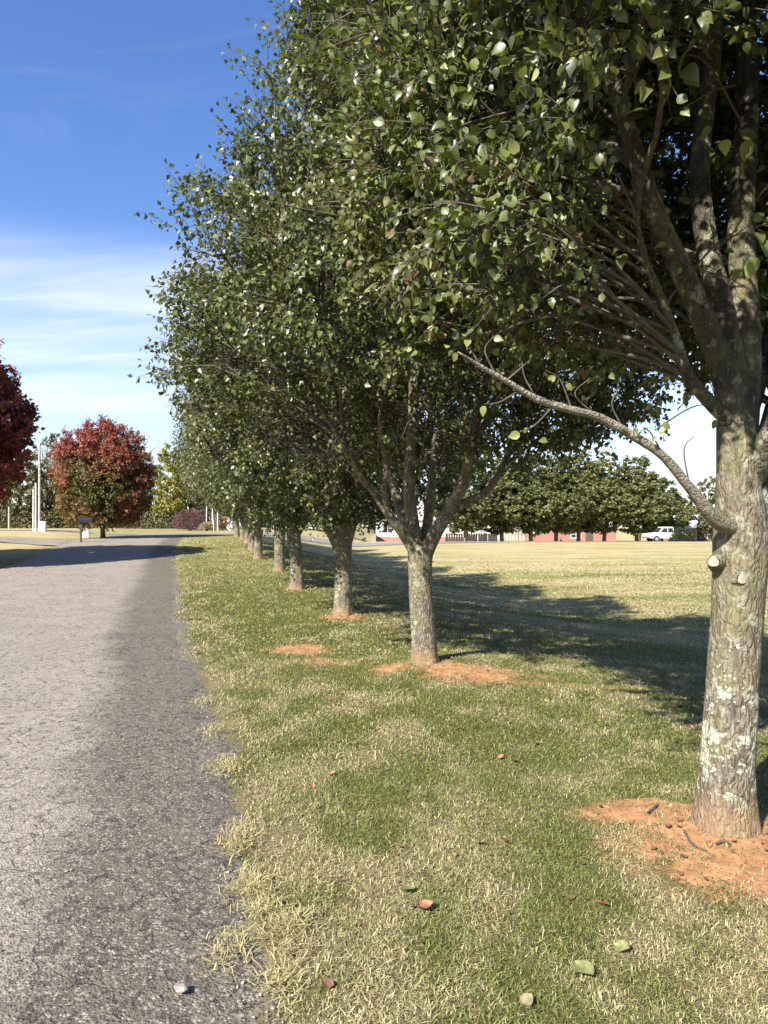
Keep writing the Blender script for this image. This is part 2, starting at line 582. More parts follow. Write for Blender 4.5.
def asphalt(name, drive=False):
    m, h = material(name)
    pos = h.n('ShaderNodeNewGeometry').outputs['Position']
    uvn = h.n('ShaderNodeUVMap', uv_map='UVMap').outputs[0]
    su = h.n('ShaderNodeSeparateXYZ', ins={0: uvn}).outputs[0]
    agg = h.voro(pos, 85, 'F1')
    aggc = h.voro(pos, 85, 'F1', 'Color')
    aggv = h.n('ShaderNodeSeparateXYZ', ins={0: aggc}).outputs[0]
    fine = h.noise(pos, 120, 4, .7)
    mid = h.noise(pos, 14, 6, .68)
    lg = h.noise(pos, 1.3, 5, .6)
    # worn, pale wheel tracks and a darker fresh strip along the right edge
    wob = h.math('MULTIPLY', h.math('SUBTRACT', h.noise(pos, .9, 3, .6), .5), .55)
    strip = h.ramp(h.math('ADD', su, wob), 1.25, .75)
    dark = h.mix(mid, (.086, .073, .056), (.152, .132, .105))
    pale = h.mix(mid, (.20, .175, .140), (.325, .29, .237))
    c = h.mix(h.math('MULTIPLY', strip, 1.0 if not drive else 0.0), pale, dark)
    c = h.mix(h.ramp(lg, .35, .7, 0, .35), c, h.mix(1.0, c, (.62, .61, .60), 'MULTIPLY'))
    c = h.mix(h.ramp(aggv, .72, .95, 0, .5), c, (.36, .33, .28))
    c = h.mix(h.ramp(aggv, .25, .02, 0, .5), c, (.06, .057, .054))
    ag2 = h.n('ShaderNodeSeparateXYZ', ins={0: h.voro(pos, 64, 'F1', 'Color')}).outputs[0]
    c = h.mix(.45, c, h.mix(1.0, c, h.mix(ag2, (.55, .55, .55), (1.55, 1.5, 1.42)), 'MULTIPLY'))
    # pits and short ragged cracks
    wv = h.mix(.10, pos, h.noise(pos, 5, 4, .65, out=1))
    ce = h.voro(wv, 5.5, 'DISTANCE_TO_EDGE')
    cmask = h.ramp(h.noise(pos, 3.1, 4, .6), .42, .62)
    crack = h.math('MULTIPLY', h.math('MULTIPLY', h.ramp(ce, .024, .006), cmask), h.ramp(h.noise(pos, 17, 4, .7), .42, .58))
    pn = h.noise(h.mapping(pos, (1, .8, 1), rot=(0, 0, .5)), 19, 5, .66, .9)
    pit = h.math('MULTIPLY', h.ramp(pn, .565, .62), h.ramp(h.noise(pos, 2.2, 3), .3, .6, .45, 1))
    cp = h.math('MAXIMUM', crack, h.math('MULTIPLY', pit, .85))
    c = h.mix(h.math('MULTIPLY', cp, .8), c, (.04, .036, .032))
    hh = h.math('ADD', h.math('MULTIPLY', h.ramp(agg, .6, 0), .35), h.math('MULTIPLY', fine, .3))
    hh = h.math('ADD', hh, h.math('MULTIPLY', mid, .9))
    hh = h.math('SUBTRACT', hh, h.math('MULTIPLY', cp, 1.0))
    p = h.n('ShaderNodeBsdfPrincipled', ins={'Base Color': c, 'Roughness': .82, 'Specular IOR Level': .3, 'Normal': bump(h, hh, .85, .016)})
    finish(h, p.outputs[0])
    return m


M['asphalt'] = asphalt('worn_asphalt')
M['drive'] = asphalt('drive_asphalt', True)
me = mesh_np('road', np.concatenate([XY, Z[..., None]], -1), quads=quads, mat=M['asphalt'], smooth=True, uv=uv)
r = link('road', me)
r['kind'] = 'structure'
ROAD_EDGE_Y, ROAD_EDGE_X = A2[:, 1].copy(), A2[:, 0].copy()


def sheet(name, a, b, mat, lift, n=120, nc=8):
    A, B = spline(a, n), spline(b, n)
    fr = np.linspace(0, 1, nc)
    XY = A[:, None, :] * (1 - fr[None, :, None]) + B[:, None, :] * fr[None, :, None]
    Z = ground_z(XY[..., 0], XY[..., 1]) + lift
    ii = (np.arange(n - 1)[:, None] * nc + np.arange(nc - 1)[None, :]).ravel()
    al = np.linspace(0, 40, n)
    uv = np.stack([np.broadcast_to(2 + fr[None, :] * 3, XY.shape[:2]), np.broadcast_to(al[:, None], XY.shape[:2])], -1).reshape(-1, 2)
    me = mesh_np(name, np.concatenate([XY, Z[..., None]], -1), quads=np.stack([ii, ii + nc, ii + nc + 1, ii + 1], 1), mat=mat, smooth=True, uv=uv)
    o = link(name, me)
    o['kind'] = 'structure'
    return o


sheet('driveway', [(-13.5, 31.4), (-16.5, 32.4), (-22, 32.6), (-34, 33.2)], [(-15.0, 37.6), (-17.2, 36.4), (-22, 36.2), (-34, 37)], M['drive'], .03)
sheet('driveway', [(-16, 47.5), (-22, 48.2), (-30, 48.6), (-60, 50)], [(-16.5, 49.8), (-22, 50.4), (-30, 51), (-60, 53)], M['drive'], .03)

# ------------------------------------------------------------------ grass blades


def blades(xy, rng, hmin, hmax, wid, lean, colr):
    n = len(xy)
    x, y = xy[:, 0], xy[:, 1]
    z = ground_z(x, y)
    hgt = rng.uniform(hmin, hmax, n)
    th = rng.uniform(0, 2 * np.pi, n)
    ln = rng.uniform(.25, 2.0, n) * lean * hgt * 1.5
    dx, dy = np.cos(th) * ln, np.sin(th) * ln
    up = hgt / np.sqrt(1 + (ln / hgt) ** 2)
    ph = th + rng.normal(np.pi / 2, .5, n)
    ww = wid * rng.uniform(.6, 1.3, n)
    wx, wy = np.cos(ph) * ww, np.sin(ph) * ww
    V = np.empty((n, 5, 3), np.float32)
    V[:, 0] = np.stack([x - wx, y - wy, z - .004], 1)
    V[:, 1] = np.stack([x + wx, y + wy, z - .004], 1)
    bx, by = rng.normal(0, .25, n) * hgt, rng.normal(0, .25, n) * hgt
    V[:, 2] = np.stack([x + dx * .35 + bx + wx * .8, y + dy * .35 + by + wy * .8, z + up * .75], 1)
    V[:, 3] = np.stack([x + dx * .35 + bx - wx * .8, y + dy * .35 + by - wy * .8, z + up * .75], 1)
    V[:, 4] = np.stack([x + dx, y + dy, z + up * rng.uniform(.5, 1.05, n)], 1)
    b = np.arange(n)[:, None] * 5
    T = np.concatenate([b + np.array([[0, 1, 2]]), b + np.array([[0, 2, 3]]), b + np.array([[3, 2, 4]])], 0)
    C = np.repeat(colr[:, None, :], 5, 1)
    return V.reshape(-1, 3), T, C.reshape(-1, 3)


def grass_colours(x, y, rng):
    n = len(x)
    d = dry_at(x, y) + .03 + rng.normal(0, .27, n)
    t = NX * x + NY * y
    fk = np.clip(sstep(t, 3.5, 8) * sstep(y, 5, 12) + sstep(y, 14, 26) * .6, 0, 1)
    fd = .46 + (fbm(x * .22 + .12 * y, y * .5 - x * .1, o=4) - .5) * 3.2 + .25 * sstep(t, 9, 16) + rng.normal(0, .3, n)
    d = d * (1 - fk) + fd * fk
    s = sstep(d, .25, .75)[:, None]
    g0 = np.array([.160, .188, .050]) * rng.uniform(.45, 1.5, (n, 1)) + np.array([.02, .01, 0]) * rng.uniform(0, 1.5, (n, 1))
    s0 = np.array([.55, .485, .265]) * rng.uniform(.35, 1.15, (n, 1))
    brown = np.array([.17, .11, .065]) * rng.uniform(.6, 1.3, (n, 1))
    c = g0 * (1 - s) + s0 * s
    k = (rng.random((n, 1)) < .07)
    return np.where(k, brown, c)


def grass_points(rng, dens, y0, y1, xl, xr):
    n = int(dens * (y1 - y0) * (xr - xl))
    x, y = rng.uniform(xl, xr, n), rng.uniform(y0, y1, n)
    edge = np.interp(y, ROAD_EDGE_Y[:760], ROAD_EDGE_X[:760])
    e = x - edge
    vis = (x < y * .60 + 1.2) & (x > -y * .60 - 1.5)
    keep = vis & (e > -.02 - .13 * fbm(x * 3, y * 3))
    # the edge of the lawn is thin and broken
    pe = sstep(e + (fbm(x * 2.2, y * 2.2) - .5) * .6, -.12, .25)
    keep &= rng.random(n) < .12 + .88 * pe
    cl = clay_at(x, y) + (fbm(x * 4, y * 4, o=4) - .5) * 1.6
    keep &= rng.random(n) < 1 - .90 * sstep(cl, .30, 1.0)
    keep &= rng.random(n) < 1 - .93 * sstep(y, 27, 43)
    # bare spots and thick spots
    keep &= rng.random(n) < .12 + 1.1 * fbm(x * 6.5, y * 6.5, o=3)
    return np.stack([x[keep], y[keep]], 1)


rg = np.random.default_rng(5)
Vs, Ts, Cs, off = [], [], [], 0
for (y0, y1, xl, xr, dens, h0, h1, wd) in ((1.6, 5, -2.5, 4.6, 21000, .010, .036, .0019), (5, 9, -3.6, 6.8, 8500, .013, .042, .0028),
                                           (9, 16, -6, 10.5, 2100, .02, .052, .0056), (16, 27, -9.5, 17, 520, .022, .058, .010), (27, 44, -13, 27, 170, .025, .065, .018)):
    P = grass_points(rg, dens, y0, y1, xl, xr)
    V, T, C = blades(P, rg, h0, h1, wd, .8, grass_colours(P[:, 0], P[:, 1], rg))
    Vs.append(V); Ts.append(T + off); Cs.append(C)
    off += len(V)
# dry tufts that creep over the broken edge of the asphalt
for (px, py, n, r) in ((253, 893, 420, .10), (238, 850, 260, .09), (232, 958, 200, .10), (282, 985, 200, .09), (246, 835, 240, .10), (225, 770, 300, .13),
                       (215, 735, 250, .13), (262, 915, 200, .07), (205, 705, 220, .15), (285, 935, 250, .1)):
    D = EYE * F / (py - HORIZON)
    cx = (px - 384) / F * D
    P = np.stack([rg.normal(cx, r * .5, n), rg.normal(D, r * .8, n)], 1)
    cc = np.array([.46, .40, .20]) * rg.uniform(.6, 1.25, (n, 1))
    V, T, C = blades(P, rg, .02, .05, .0022, 1.0, cc)
    V[:, 2] += .022
    Vs.append(V); Ts.append(T + off); Cs.append(C)
    off += len(V)
m, h = material('grass_blade')
a = h.n('ShaderNodeVertexColor', layer_name='Col').outputs[0]
p = h.n('ShaderNodeBsdfPrincipled', ins={'Base Color': a, 'Roughness': .6, 'Specular IOR Level': .3})
t = h.n('ShaderNodeBsdfTranslucent', ins={'Color': a})
finish(h, h.n('ShaderNodeMixShader', ins={0: .3, 1: p.outputs[0], 2: t.outputs[0]}).outputs[0])
M['grass'] = m
me = mesh_np('grass', np.concatenate(Vs), tris=np.concatenate(Ts), mat=m, col=np.concatenate(Cs))
o = link('grass', me)
tag(o, 'short patchy lawn of green and straw coloured blades beside the road', 'grass', kind='stuff')
print('grass blades', off // 5)

# ------------------------------------------------------------------ trees


def tube(path, radii, sides=12, rings=None, rough=0.0, freq=9.0, flare=None, seed=0, cap=True):
    """one swept limb: verts, quads, tris"""
    P = np.asarray(path, float)
    rings = rings or max(6, 4 * len(P))
    L0 = np.concatenate([[0], np.cumsum(np.linalg.norm(np.diff(P, axis=0), axis=1))])
    Q = spline(P, rings)
    R = np.interp(np.linspace(0, 1, rings), L0 / L0[-1], radii)
    Tn = nrm(np.gradient(Q, axis=0))
    a = np.cross(Tn[0], (0.3, 1, 0.1))
    a = a / np.linalg.norm(a)
    ang = np.linspace(0, 2 * np.pi, sides, endpoint=False)
    V = np.empty((rings, sides, 3))
    for i in range(rings):
        a = a - Tn[i] * np.dot(a, Tn[i])
        a /= np.linalg.norm(a)
        b = np.cross(Tn[i], a)
        rr = np.full(sides, R[i])
        if flare is not None:
            z = Q[i, 2] - Q[0, 2]
            rr = rr * (1 + flare * np.exp(-z / .12) * (.55 + .6 * np.sin(ang * 3 + seed) ** 2 + .35 * np.sin(ang * 2 + 1.3 * seed)))
        V[i] = Q[i] + rr[:, None] * (np.cos(ang)[:, None] * a + np.sin(ang)[:, None] * b)
    if rough:
        d = V - Q[:, None]
        k = (fbm(V[..., 0] * freq * 2.2 + seed, V[..., 1] * freq * 2.2, V[..., 2] * freq * .6, 3) - .5) * 1.3 * rough
        k = k + (fbm(V[..., 0] * 3.1 + seed, V[..., 1] * 3.1, V[..., 2] * 2.2 + 5, 2) - .5) * 2 * rough
        V = Q[:, None] + d * (1 + k)[..., None]
    v = V.reshape(-1, 3)
    i, j = np.meshgrid(np.arange(rings - 1), np.arange(sides), indexing='ij')
    j2 = (j + 1) % sides
    q = np.stack([i * sides + j, i * sides + j2, (i + 1) * sides + j2, (i + 1) * sides + j], -1).reshape(-1, 4)
    t = np.zeros((0, 3), int)
    if cap:
        n = len(v)
        v = np.vstack([v, Q[-1] + Tn[-1] * R[-1] * .3])
        b0 = (rings - 1) * sides
        jj = np.arange(sides)
        t = np.stack([b0 + jj, b0 + (jj + 1) % sides, np.full(sides, n)], 1)
    return v, q, t


def tubes(P, Rr, sides=4):
    """many thin limbs at once; P (n,m,3), Rr (n,m)"""
    n, m_, _ = P.shape
    Tn = nrm(np.gradient(P, axis=1))
    ref = np.array([.31, .22, .92])
    a = nrm(np.cross(Tn, ref))
    b = np.cross(Tn, a)
    ang = np.linspace(0, 2 * np.pi, sides, endpoint=False)
    V = P[:, :, None, :] + Rr[:, :, None, None] * (np.cos(ang)[None, None, :, None] * a[:, :, None, :] + np.sin(ang)[None, None, :, None] * b[:, :, None, :])
    k = np.arange(n)[:, None, None] * (m_ * sides)
    i = np.arange(m_ - 1)[None, :, None] * sides
    j = np.arange(sides)[None, None, :]
    j2 = (j + 1) % sides
    q = np.stack([k + i + j, k + i + j2, k + i + sides + j2, k + i + sides + j], -1).reshape(-1, 4)
    return V.reshape(-1, 3), q


LEAF6 = (np.array([(0, 0, 0), (.08, .22, .07), (.30, .37, .10), (.58, .32, .05), (.82, .15, -.07), (1, 0, -.22), (.82, -.15, -.07), (.58, -.32, .05), (.30, -.37, .10), (.08, -.22, .07), (.3, 0, .01), (.68, 0, -.07)]),
         np.array([(0, 10, 1), (1, 10, 2), (2, 10, 3), (3, 10, 11), (3, 11, 4), (4, 11, 5), (5, 11, 6), (6, 11, 7), (7, 11, 10), (7, 10, 8), (8, 10, 9), (9, 10, 0)]))
LEAF4 = (np.array([(0, 0, 0), (.42, .40, .10), (1, 0, -.2), (.42, -.40, .10), (.5, 0, -.05)]),
         np.array([(0, 4, 1), (1, 4, 2), (2, 4, 3), (3, 4, 0)]))
LEAF2 = (np.array([(0, 0, 0), (.45, .42, .05), (1, 0, -.05), (.45, -.42, .05)]), np.array([(0, 2, 1), (0, 3, 2)]))


def leaves(pos, axis_d, normal, size, shape):
    sv, st = shape
    x = nrm(axis_d)
    z = nrm(normal - x * np.sum(normal * x, -1, keepdims=True))
    y = np.cross(z, x)
    V = pos[:, None, :] + size[:, None, None] * (sv[None, :, 0:1] * x[:, None] + sv[None, :, 1:2] * y[:, None] + sv[None, :, 2:3] * z[:, None])
    T = np.arange(len(pos))[:, None, None] * len(sv) + st[None]
    return V.reshape(-1, 3), T.reshape(-1, 3), len(sv)


def env_sample(rng, n, zs, rs, skew=None, lump=.22, seed=0, fill=.5):
    """n points in the crown: most near its skin"""
    zz = np.linspace(zs[0], zs[-1], 200)
    rr = np.interp(zz, zs, rs)
    cdf = np.cumsum(rr ** 1.6 + .02)
    z = np.interp(rng.random(n), cdf / cdf[-1], zz)
    th = rng.uniform(0, 2 * np.pi, n)
    r = np.interp(z, zs, rs)
    r = r * (1 + lump * 2 * (fbm(np.cos(th) * 1.6 + seed, np.sin(th) * 1.6, z * .75, 3) - .5))
    if skew is not None:
        r = r * skew(th, z)
    f = rng.random(n) ** fill
    return np.stack([np.cos(th) * r * f, np.sin(th) * r * f, z], 1)


def limb_paths(rng, fork, zs, rs, n, top, spread=.6, first=(.0, .0)):
    out = []
    for k in range(n):
        th = 2 * np.pi * (k + rng.uniform(-.25, .25)) / n
        lead = 0 if k % 3 else 1
        zt = top * (.95 if (k == 0) else rng.uniform(.60, .88))
        rt = np.interp(zt * .8, zs, rs) * (rng.uniform(.35, .8) if k else .1)
        pts = []
        for u in (0, .12, .28, .5, .75, 1):
            rad = rt * (u ** .75)
            z = fork + (zt - fork) * (u ** 1.08)
            wob = .10 * u
            pts.append((first[0] * (1 - u) + np.cos(th) * rad + rng.normal(0, wob), first[1] * (1 - u) + np.sin(th) * rad + rng.normal(0, wob), z))
        pts[0] = (first[0] + np.cos(th) * .04, first[1] + np.sin(th) * .04, fork - .12)
        out.append(pts)
    return out


def build_crown(rng, limbs, zs, rs, nbr, ntw, nlf, size, colour, shape, skew=None, seed=0, lump=.22, fill=.5, extra=None, twig=(.18, .42), droop=.45, minz=None, keep=None, nsec=110):
    """branchlets that leave the limbs, twigs on them and leaves on the twigs"""
    nodes, dirs = [], []
    for L in limbs:
        Q = spline(L, 26)
        D = nrm(np.gradient(Q, axis=0))
        nodes.append(Q[5:]); dirs.append(D[5:])
    nodes, dirs = np.vstack(nodes), np.vstack(dirs)
    def reach(tg, nodes, dirs, nseg=7):
        d = np.linalg.norm(tg[:, None] - nodes[None], axis=-1)
        hz = np.linalg.norm(tg[:, None, :2] - nodes[None, :, :2], axis=-1)
        k = np.argmin(d + 2.2 * np.maximum(0, nodes[None, :, 2] + .35 * hz - tg[:, None, 2]), 1)
        a, da = nodes[k], dirs[k]
        L = np.linalg.norm(tg - a, axis=1, keepdims=True)
        ctl = a + (tg - a) * .45 + da * L * .22 + rng.normal(0, .09, a.shape) * L
        u = np.linspace(0, 1, nseg)[None, :, None]
        P = a[:, None] * (1 - u) ** 2 + 2 * ctl[:, None] * u * (1 - u) + tg[:, None] * u ** 2
        wob = np.sin(np.pi * u) * (rng.normal(0, .05, (len(P), 1, 3)) * np.sin(2 * np.pi * u) + rng.normal(0, .03, (len(P), 1, 3)) * np.sin(5 * u + 1) + rng.normal(0, .018, (len(P), 1, 3)) * np.sin(11 * u))
        P = P + wob * L[:, None]
        return P, a, ctl, L[:, 0]

    # secondary branches first, then the branchlets that leave them
    nodes, dirs = nodes[nodes[:, 2] < zs[-1]], dirs[nodes[:, 2] < zs[-1]]
    sec = env_sample(rng, nsec, zs, np.asarray(rs) * .8, skew, lump, seed, .55)
    if keep is not None:
        sec = sec[keep(sec)]
    Ps, _, _, Ls = reach(sec, nodes, dirs, 13)
    if keep is not None:
        ok = keep(Ps[:, 6], -.15) & keep(Ps[:, 3], -.7)
        Ps, Ls = Ps[ok], Ls[ok]
    rsec = np.clip(.006 + .0075 * Ls, .007, .024)
    taper = 1 - .72 * np.linspace(0, 1, 7)
    sv, sq = tubes(Ps, rsec[:, None] * (1 - .72 * np.linspace(0, 1, 13))[None], 7)
    nodes = np.vstack([nodes, Ps[:, 4::2].reshape(-1, 3)])
    dirs = np.vstack([dirs, nrm(np.gradient(Ps, axis=1))[:, 4::2].reshape(-1, 3)])
    tg = env_sample(rng, nbr, zs, rs, skew, lump, seed, fill)
    if keep is not None:
        tg = tg[keep(tg)]
    if extra is not None and len(extra):
        tg = np.vstack([tg, np.asarray(extra, float)])
    P, a, ctl, L = reach(tg, nodes, dirs)
    if keep is not None:
        ok = keep(P[:, 3], -.45) | (np.arange(len(P)) >= len(P) - (0 if extra is None else len(extra)))
        P, a, ctl, L, tg = P[ok], a[ok], ctl[ok], L[ok], tg[ok]
    r0 = np.clip(.0035 + .006 * L, .004, .016)
    bv, bq = tubes(P, r0[:, None] * taper[None], 5)
    bv, bq = np.vstack([sv, bv]), np.vstack([sq, bq + len(sv)])
    # twigs
    nb = len(tg)
    s = rng.uniform(.35, 1.0, (nb, ntw))
    s[:, 0] = 1.0
    S_ = s[..., None]
    base = a[:, None] * (1 - S_) ** 2 + 2 * ctl[:, None] * S_ * (1 - S_) + tg[:, None] * S_ ** 2
    along = nrm(tg - ctl)[:, None]
    cen = np.array([0, 0, zs[0] * .6 + zs[-1] * .4])
    out = nrm(base - cen)
    td = nrm(along * .55 + out * .45 + np.array([0, 0, .28]) + rng.normal(0, .55, base.shape))
    tl = rng.uniform(twig[0], twig[1], (nb, ntw, 1))
    base, td, tl = base.reshape(-1, 3), td.reshape(-1, 3), tl.reshape(-1, 1)
    tip = base + td * tl
    midp = base + td * tl * .5 + np.array([0, 0, .02])
    TP = np.stack([base, midp, tip], 1)
    tv, tq = tubes(TP, np.tile(np.array([[.0042, .0032, .0016]]), (len(TP), 1)), 3)
    # leaves
    nt = len(base)
    q = rng.uniform(.12, 1.05, (nt, nlf, 1))
    lp = base[:, None] + td[:, None] * tl[:, None] * q + rng.normal(0, .02, (nt, nlf, 3))
    ld = nrm(td[:, None] * .6 + rng.normal(0, .65, lp.shape) + np.array([0, 0, -droop]))
    lp = lp + ld * .02
    ln = nrm(np.array([0, 0, .75]) + nrm(lp - cen) * .55 + rng.normal(0, .55, lp.shape))
    lp, ld, ln = lp.reshape(-1, 3), ld.reshape(-1, 3), ln.reshape(-1, 3)
    if minz is not None:
        kk = lp[:, 2] > minz
        if keep is not None:
            kk &= keep(lp, -.1) | (rng.random(len(lp)) < .25)
        lp, ld, ln = lp[kk], ld[kk], ln[kk]
    sz = size[0] * .8 + (size[1] - size[0] * .8) * rng.beta(1.6, 1.6, len(lp))
    lv, lt, nv = leaves(lp, ld, ln, sz, shape)
    c = colour(rng, lp)
    return dict(wood=(np.vstack([bv, tv]), np.vstack([bq, tq + len(bv)])), leaf=(lv, lt, np.repeat(c, nv, 0)), nleaf=len(lp))


def pear_colour(rng, p):
    n = len(p)
    base = np.array([.064, .080, .020]) * rng.uniform(.55, 1.6, (n, 1))
    pale = np.array([.135, .142, .046]) * rng.uniform(.7, 1.3, (n, 1))
    red = np.array([.11, .06, .03]) * rng.uniform(.6, 1.3, (n, 1))
    g = fbm(p[:, 0] * .9 + 4, p[:, 1] * .9, p[:, 2] * .9, 2)[:, None]
    c = np.where(rng.random((n, 1)) < .10 + .3 * sstep(g, .5, .75), pale, base)
    return np.where(rng.random((n, 1)) < .025, red, c)


PZ_ = [1.95, 2.4, 3.0, 3.7, 4.8, 6.2, 7.3, 8.4, 9.2]
PR_ = [1.1, 2.0, 2.6, 2.8, 2.55, 1.85, 1.25, .7, .1]


def part_mesh(name, vqt, mat):
    v, q, t = vqt
    return mesh_np(name, v, tris=t if len(t) else None, quads=q, mat=mat, smooth=True)


def tree_parts(spec):
    """mesh data of a tree, kept so that copies share it"""
    out = [('trunk', part_mesh('trunk', spec['trunk'], spec.get('bark', M['bark'])))]
    for k, L in enumerate(spec['limbs_v']):
        out.append(('limb', part_mesh('limb', L, spec.get('limb_bark', spec.get('bark', M['bark'])))))
    cr = spec['crown']
    out.append(('branches', mesh_np('branches', cr['wood'][0], quads=cr['wood'][1], mat=spec.get('twigmat', M['twig']), smooth=True)))
    if cr.get('leaf') is not None:
        out.append(('crown', mesh_np('crown', cr['leaf'][0], tris=cr['leaf'][1], mat=spec.get('leafmat', M['leaf']), col=cr['leaf'][2], smooth=len(cr['leaf'][0]) > 9 * 10 ** 5)))
    return out


def place_tree(parts, name, label, cat, loc, rz=0, group=None, scale=(1, 1, 1)):
    t = thing(name, label, cat, loc, rz, group)
    t.scale = scale
    for nm, me in parts:
        link(nm, me, t)
    return t


def pear_variant(seed, nbr=620, ntw=9, nlf=9, size=(.055, .085), shape=LEAF4, limbs=None, trunk=None, fork=1.3, skew=None, zs=PZ_, rs=PR_, extra=None,
                 bark=None, nl=8, fill=.5, minz=None, colour=pear_colour, r0=.15, droop=.45, leafmat=None, lump=.22, keep=None):
    rng = np.random.default_rng(seed)
    if trunk is None:
        w1, w2 = rng.normal(0, .03, 2), rng.normal(0, .05, 2)
        trunk = ([(0, 0, -.08), (w1[0] * .3, w1[1] * .3, .35), (w1[0], w1[1], .8), (w2[0], w2[1], fork)], [r0 * 1.12, r0, r0 * .96, r0 * 1.12])
    tip = trunk[0][-1]
    tv = tube(trunk[0], trunk[1], 72, 120, .018 if bark else .03, 16, flare=FLARE1 if bark else .42, seed=seed)
    if limbs is None:
        paths = limb_paths(rng, tip[2], zs, rs, nl, zs[-1], first=tip[:2])
        limbs = [(p, [r0 * .62, r0 * .52, r0 * .42, r0 * .3, r0 * .17, r0 * .05]) for p in paths]
    lv = [tube(p, r_, 14, 44, .07, 14, seed=seed + i) for i, (p, r_) in enumerate(limbs)]
    cr = build_crown(rng, [p for p, _ in limbs], zs, rs, nbr, ntw, nlf, size, colour, shape, skew, seed, lump=lump, fill=fill, extra=extra, minz=minz, droop=droop, keep=keep)
    s = dict(trunk=tv, limbs_v=lv, crown=cr)
    if bark:
        s['bark'] = bark
    if bark is M['bark_lichen']:
        s['limb_bark'] = M['bark_grey']  # darker limb bark, with the shade of the crown mixed into its colour
    if leafmat:
        s['leafmat'] = leafmat
    return s, trunk, limbs


ROW = 'row of pear trees along the road'

# --- the nearest pear: its trunk, limbs and low bough follow the photograph
T1 = (1.74, 3.78)
T1z = gz(*T1)


def l1(px, py, D):
    x, y, z = at(px, py, D)
    return (x - T1[0], y - T1[1], z - T1z)


trunk1 = ([(0, 0, -.1), l1(727, 770, 3.78), l1(732, 690, 3.78), l1(738, 600, 3.79), l1(741, 540, 3.8), l1(738, 480, 3.81), l1(736, 425, 3.83)],
          [.150, .130, .125, .126, .136, .104, .094])
FLARE1 = .24
limbs1 = [
    ([l1(736, 440, 3.82), l1(728, 385, 3.80), l1(712, 340, 3.77), l1(684, 275, 3.70), l1(652, 205, 3.6), l1(622, 110, 3.5), l1(590, 10, 3.4), l1(560, -110, 3.35)], [.075, .070, .062, .055, .047, .038, .028, .014]),
    ([l1(736, 440, 3.83), l1(733, 380, 3.85), l1(722, 310, 3.9), l1(706, 240, 3.95), l1(700, 160, 4.0), l1(712, 60, 4.05), l1(716, -60, 4.1), l1(706, -420, 4.2)], [.085, .074, .062, .056, .050, .045, .04, .014]),
    ([l1(738, 440, 3.84), l1(744, 380, 3.9), l1(745, 310, 3.95), l1(741, 220, 4.05), l1(748, 90, 4.15), l1(744, -80, 4.3), l1(750, -600, 4.4)], [.09, .082, .075, .068, .058, .05, .012]),
    ([l1(744, 545, 3.82), l1(758, 500, 3.86), l1(772, 440, 3.9), l1(800, 340, 4.0), l1(850, 200, 4.2), l1(900, -60, 4.4)], [.115, .095, .08, .065, .045, .015]),
    ([l1(752, 480, 3.8), l1(775, 420, 3.65), l1(800, 330, 3.5), l1(815, 180, 3.35), l1(800, -40, 3.3)], [.06, .05, .042, .03, .012]),
    ([l1(728, 420, 3.78), l1(706, 398, 3.72), l1(690, 378, 3.65), l1(678, 345, 3.6), l1(662, 300, 3.55), l1(640, 240, 3.45), l1(632, 150, 3.4)], [.04, .034, .03, .026, .02, .015, .006]),
    ([l1(745, 420, 3.9), l1(770, 330, 4.3), l1(800, 200, 4.7), l1(800, 20, 5.0), l1(790, -150, 5.2)], [.06, .05, .04, .03, .012]),
]


def crown_keep1(p, margin=.35):
    """crown shaped: clear low on the road side, unseen leaves above shade the limbs"""
    x, y, z = p[:, 0], p[:, 1], p[:, 2]
    front = (y < .35) & (z < np.where(x < -.75, 2.65 + 1.2 * np.maximum(0, -y - .9), 1.6 + .71 * (T1[1] + y) + margin - .15))
    return ~front & (x > -1.7 - .25 * y)


extra1 = [l1(*q) for q in ((655, 30, 2.8), (690, 10, 2.7), (560, -5, 3.0), (505, 10, 3.3), (420, 30, 3.5), (352, 12, 3.6), (455, 70, 3.8), (762, 225, 3.1))]
P1Z = [2.45, 2.9, 3.5, 4.3, 5.2, 6.4, 7.4, 8.5, 9.2]
P1R = [1.0, 1.9, 2.5, 2.8, 2.7, 2.1, 1.5, .8, .1]
sp1, _, _ = pear_variant(21, nbr=2500, ntw=9, nlf=13, size=(.042, .066), shape=LEAF6, limbs=limbs1, trunk=trunk1, keep=crown_keep1, lump=.15, zs=P1Z, rs=P1R, extra=extra1,  # extra dense crown above the view, added to shade the limbs below
                         bark=M['bark_lichen'], minz=1.0)
def spray(spec, paths, rad, leafspots, colour, rng, size=(.05, .075)):
    vs, qs, off = [], [], 0
    for p in paths:
        v, q, t = tube(p, np.linspace(rad, rad * .4, len(p)), 6, 5 * len(p), .15, 30, cap=False)
        vs.append(v); qs.append(q + off); off += len(v)
    cr = spec['crown']
    n0 = len(cr['wood'][0])
    cr['wood'] = (np.vstack([cr['wood'][0]] + vs), np.vstack([cr['wood'][1]] + [q + n0 for q in qs]))
    L = np.asarray(leafspots, float)
    ld = nrm(rng.normal(0, .6, L.shape) + np.array([0, 0, -.6]))
    ln = nrm(rng.normal(0, .6, L.shape) + np.array([-.5, -.7, .5]))
    sz = rng.uniform(size[0], size[1], len(L))
    v, t, nv = leaves(L, ld, ln, sz, LEAF6)
    c = np.repeat(np.array(colour) * rng.uniform(.65, 1.4, (len(L), 1)), nv, 0)
    V0, T0, C0 = cr['leaf']
    cr['leaf'] = (np.vstack([V0, v]), np.vstack([T0, t + len(V0)]), np.vstack([C0, c]))


rs_ = np.random.default_rng(3)
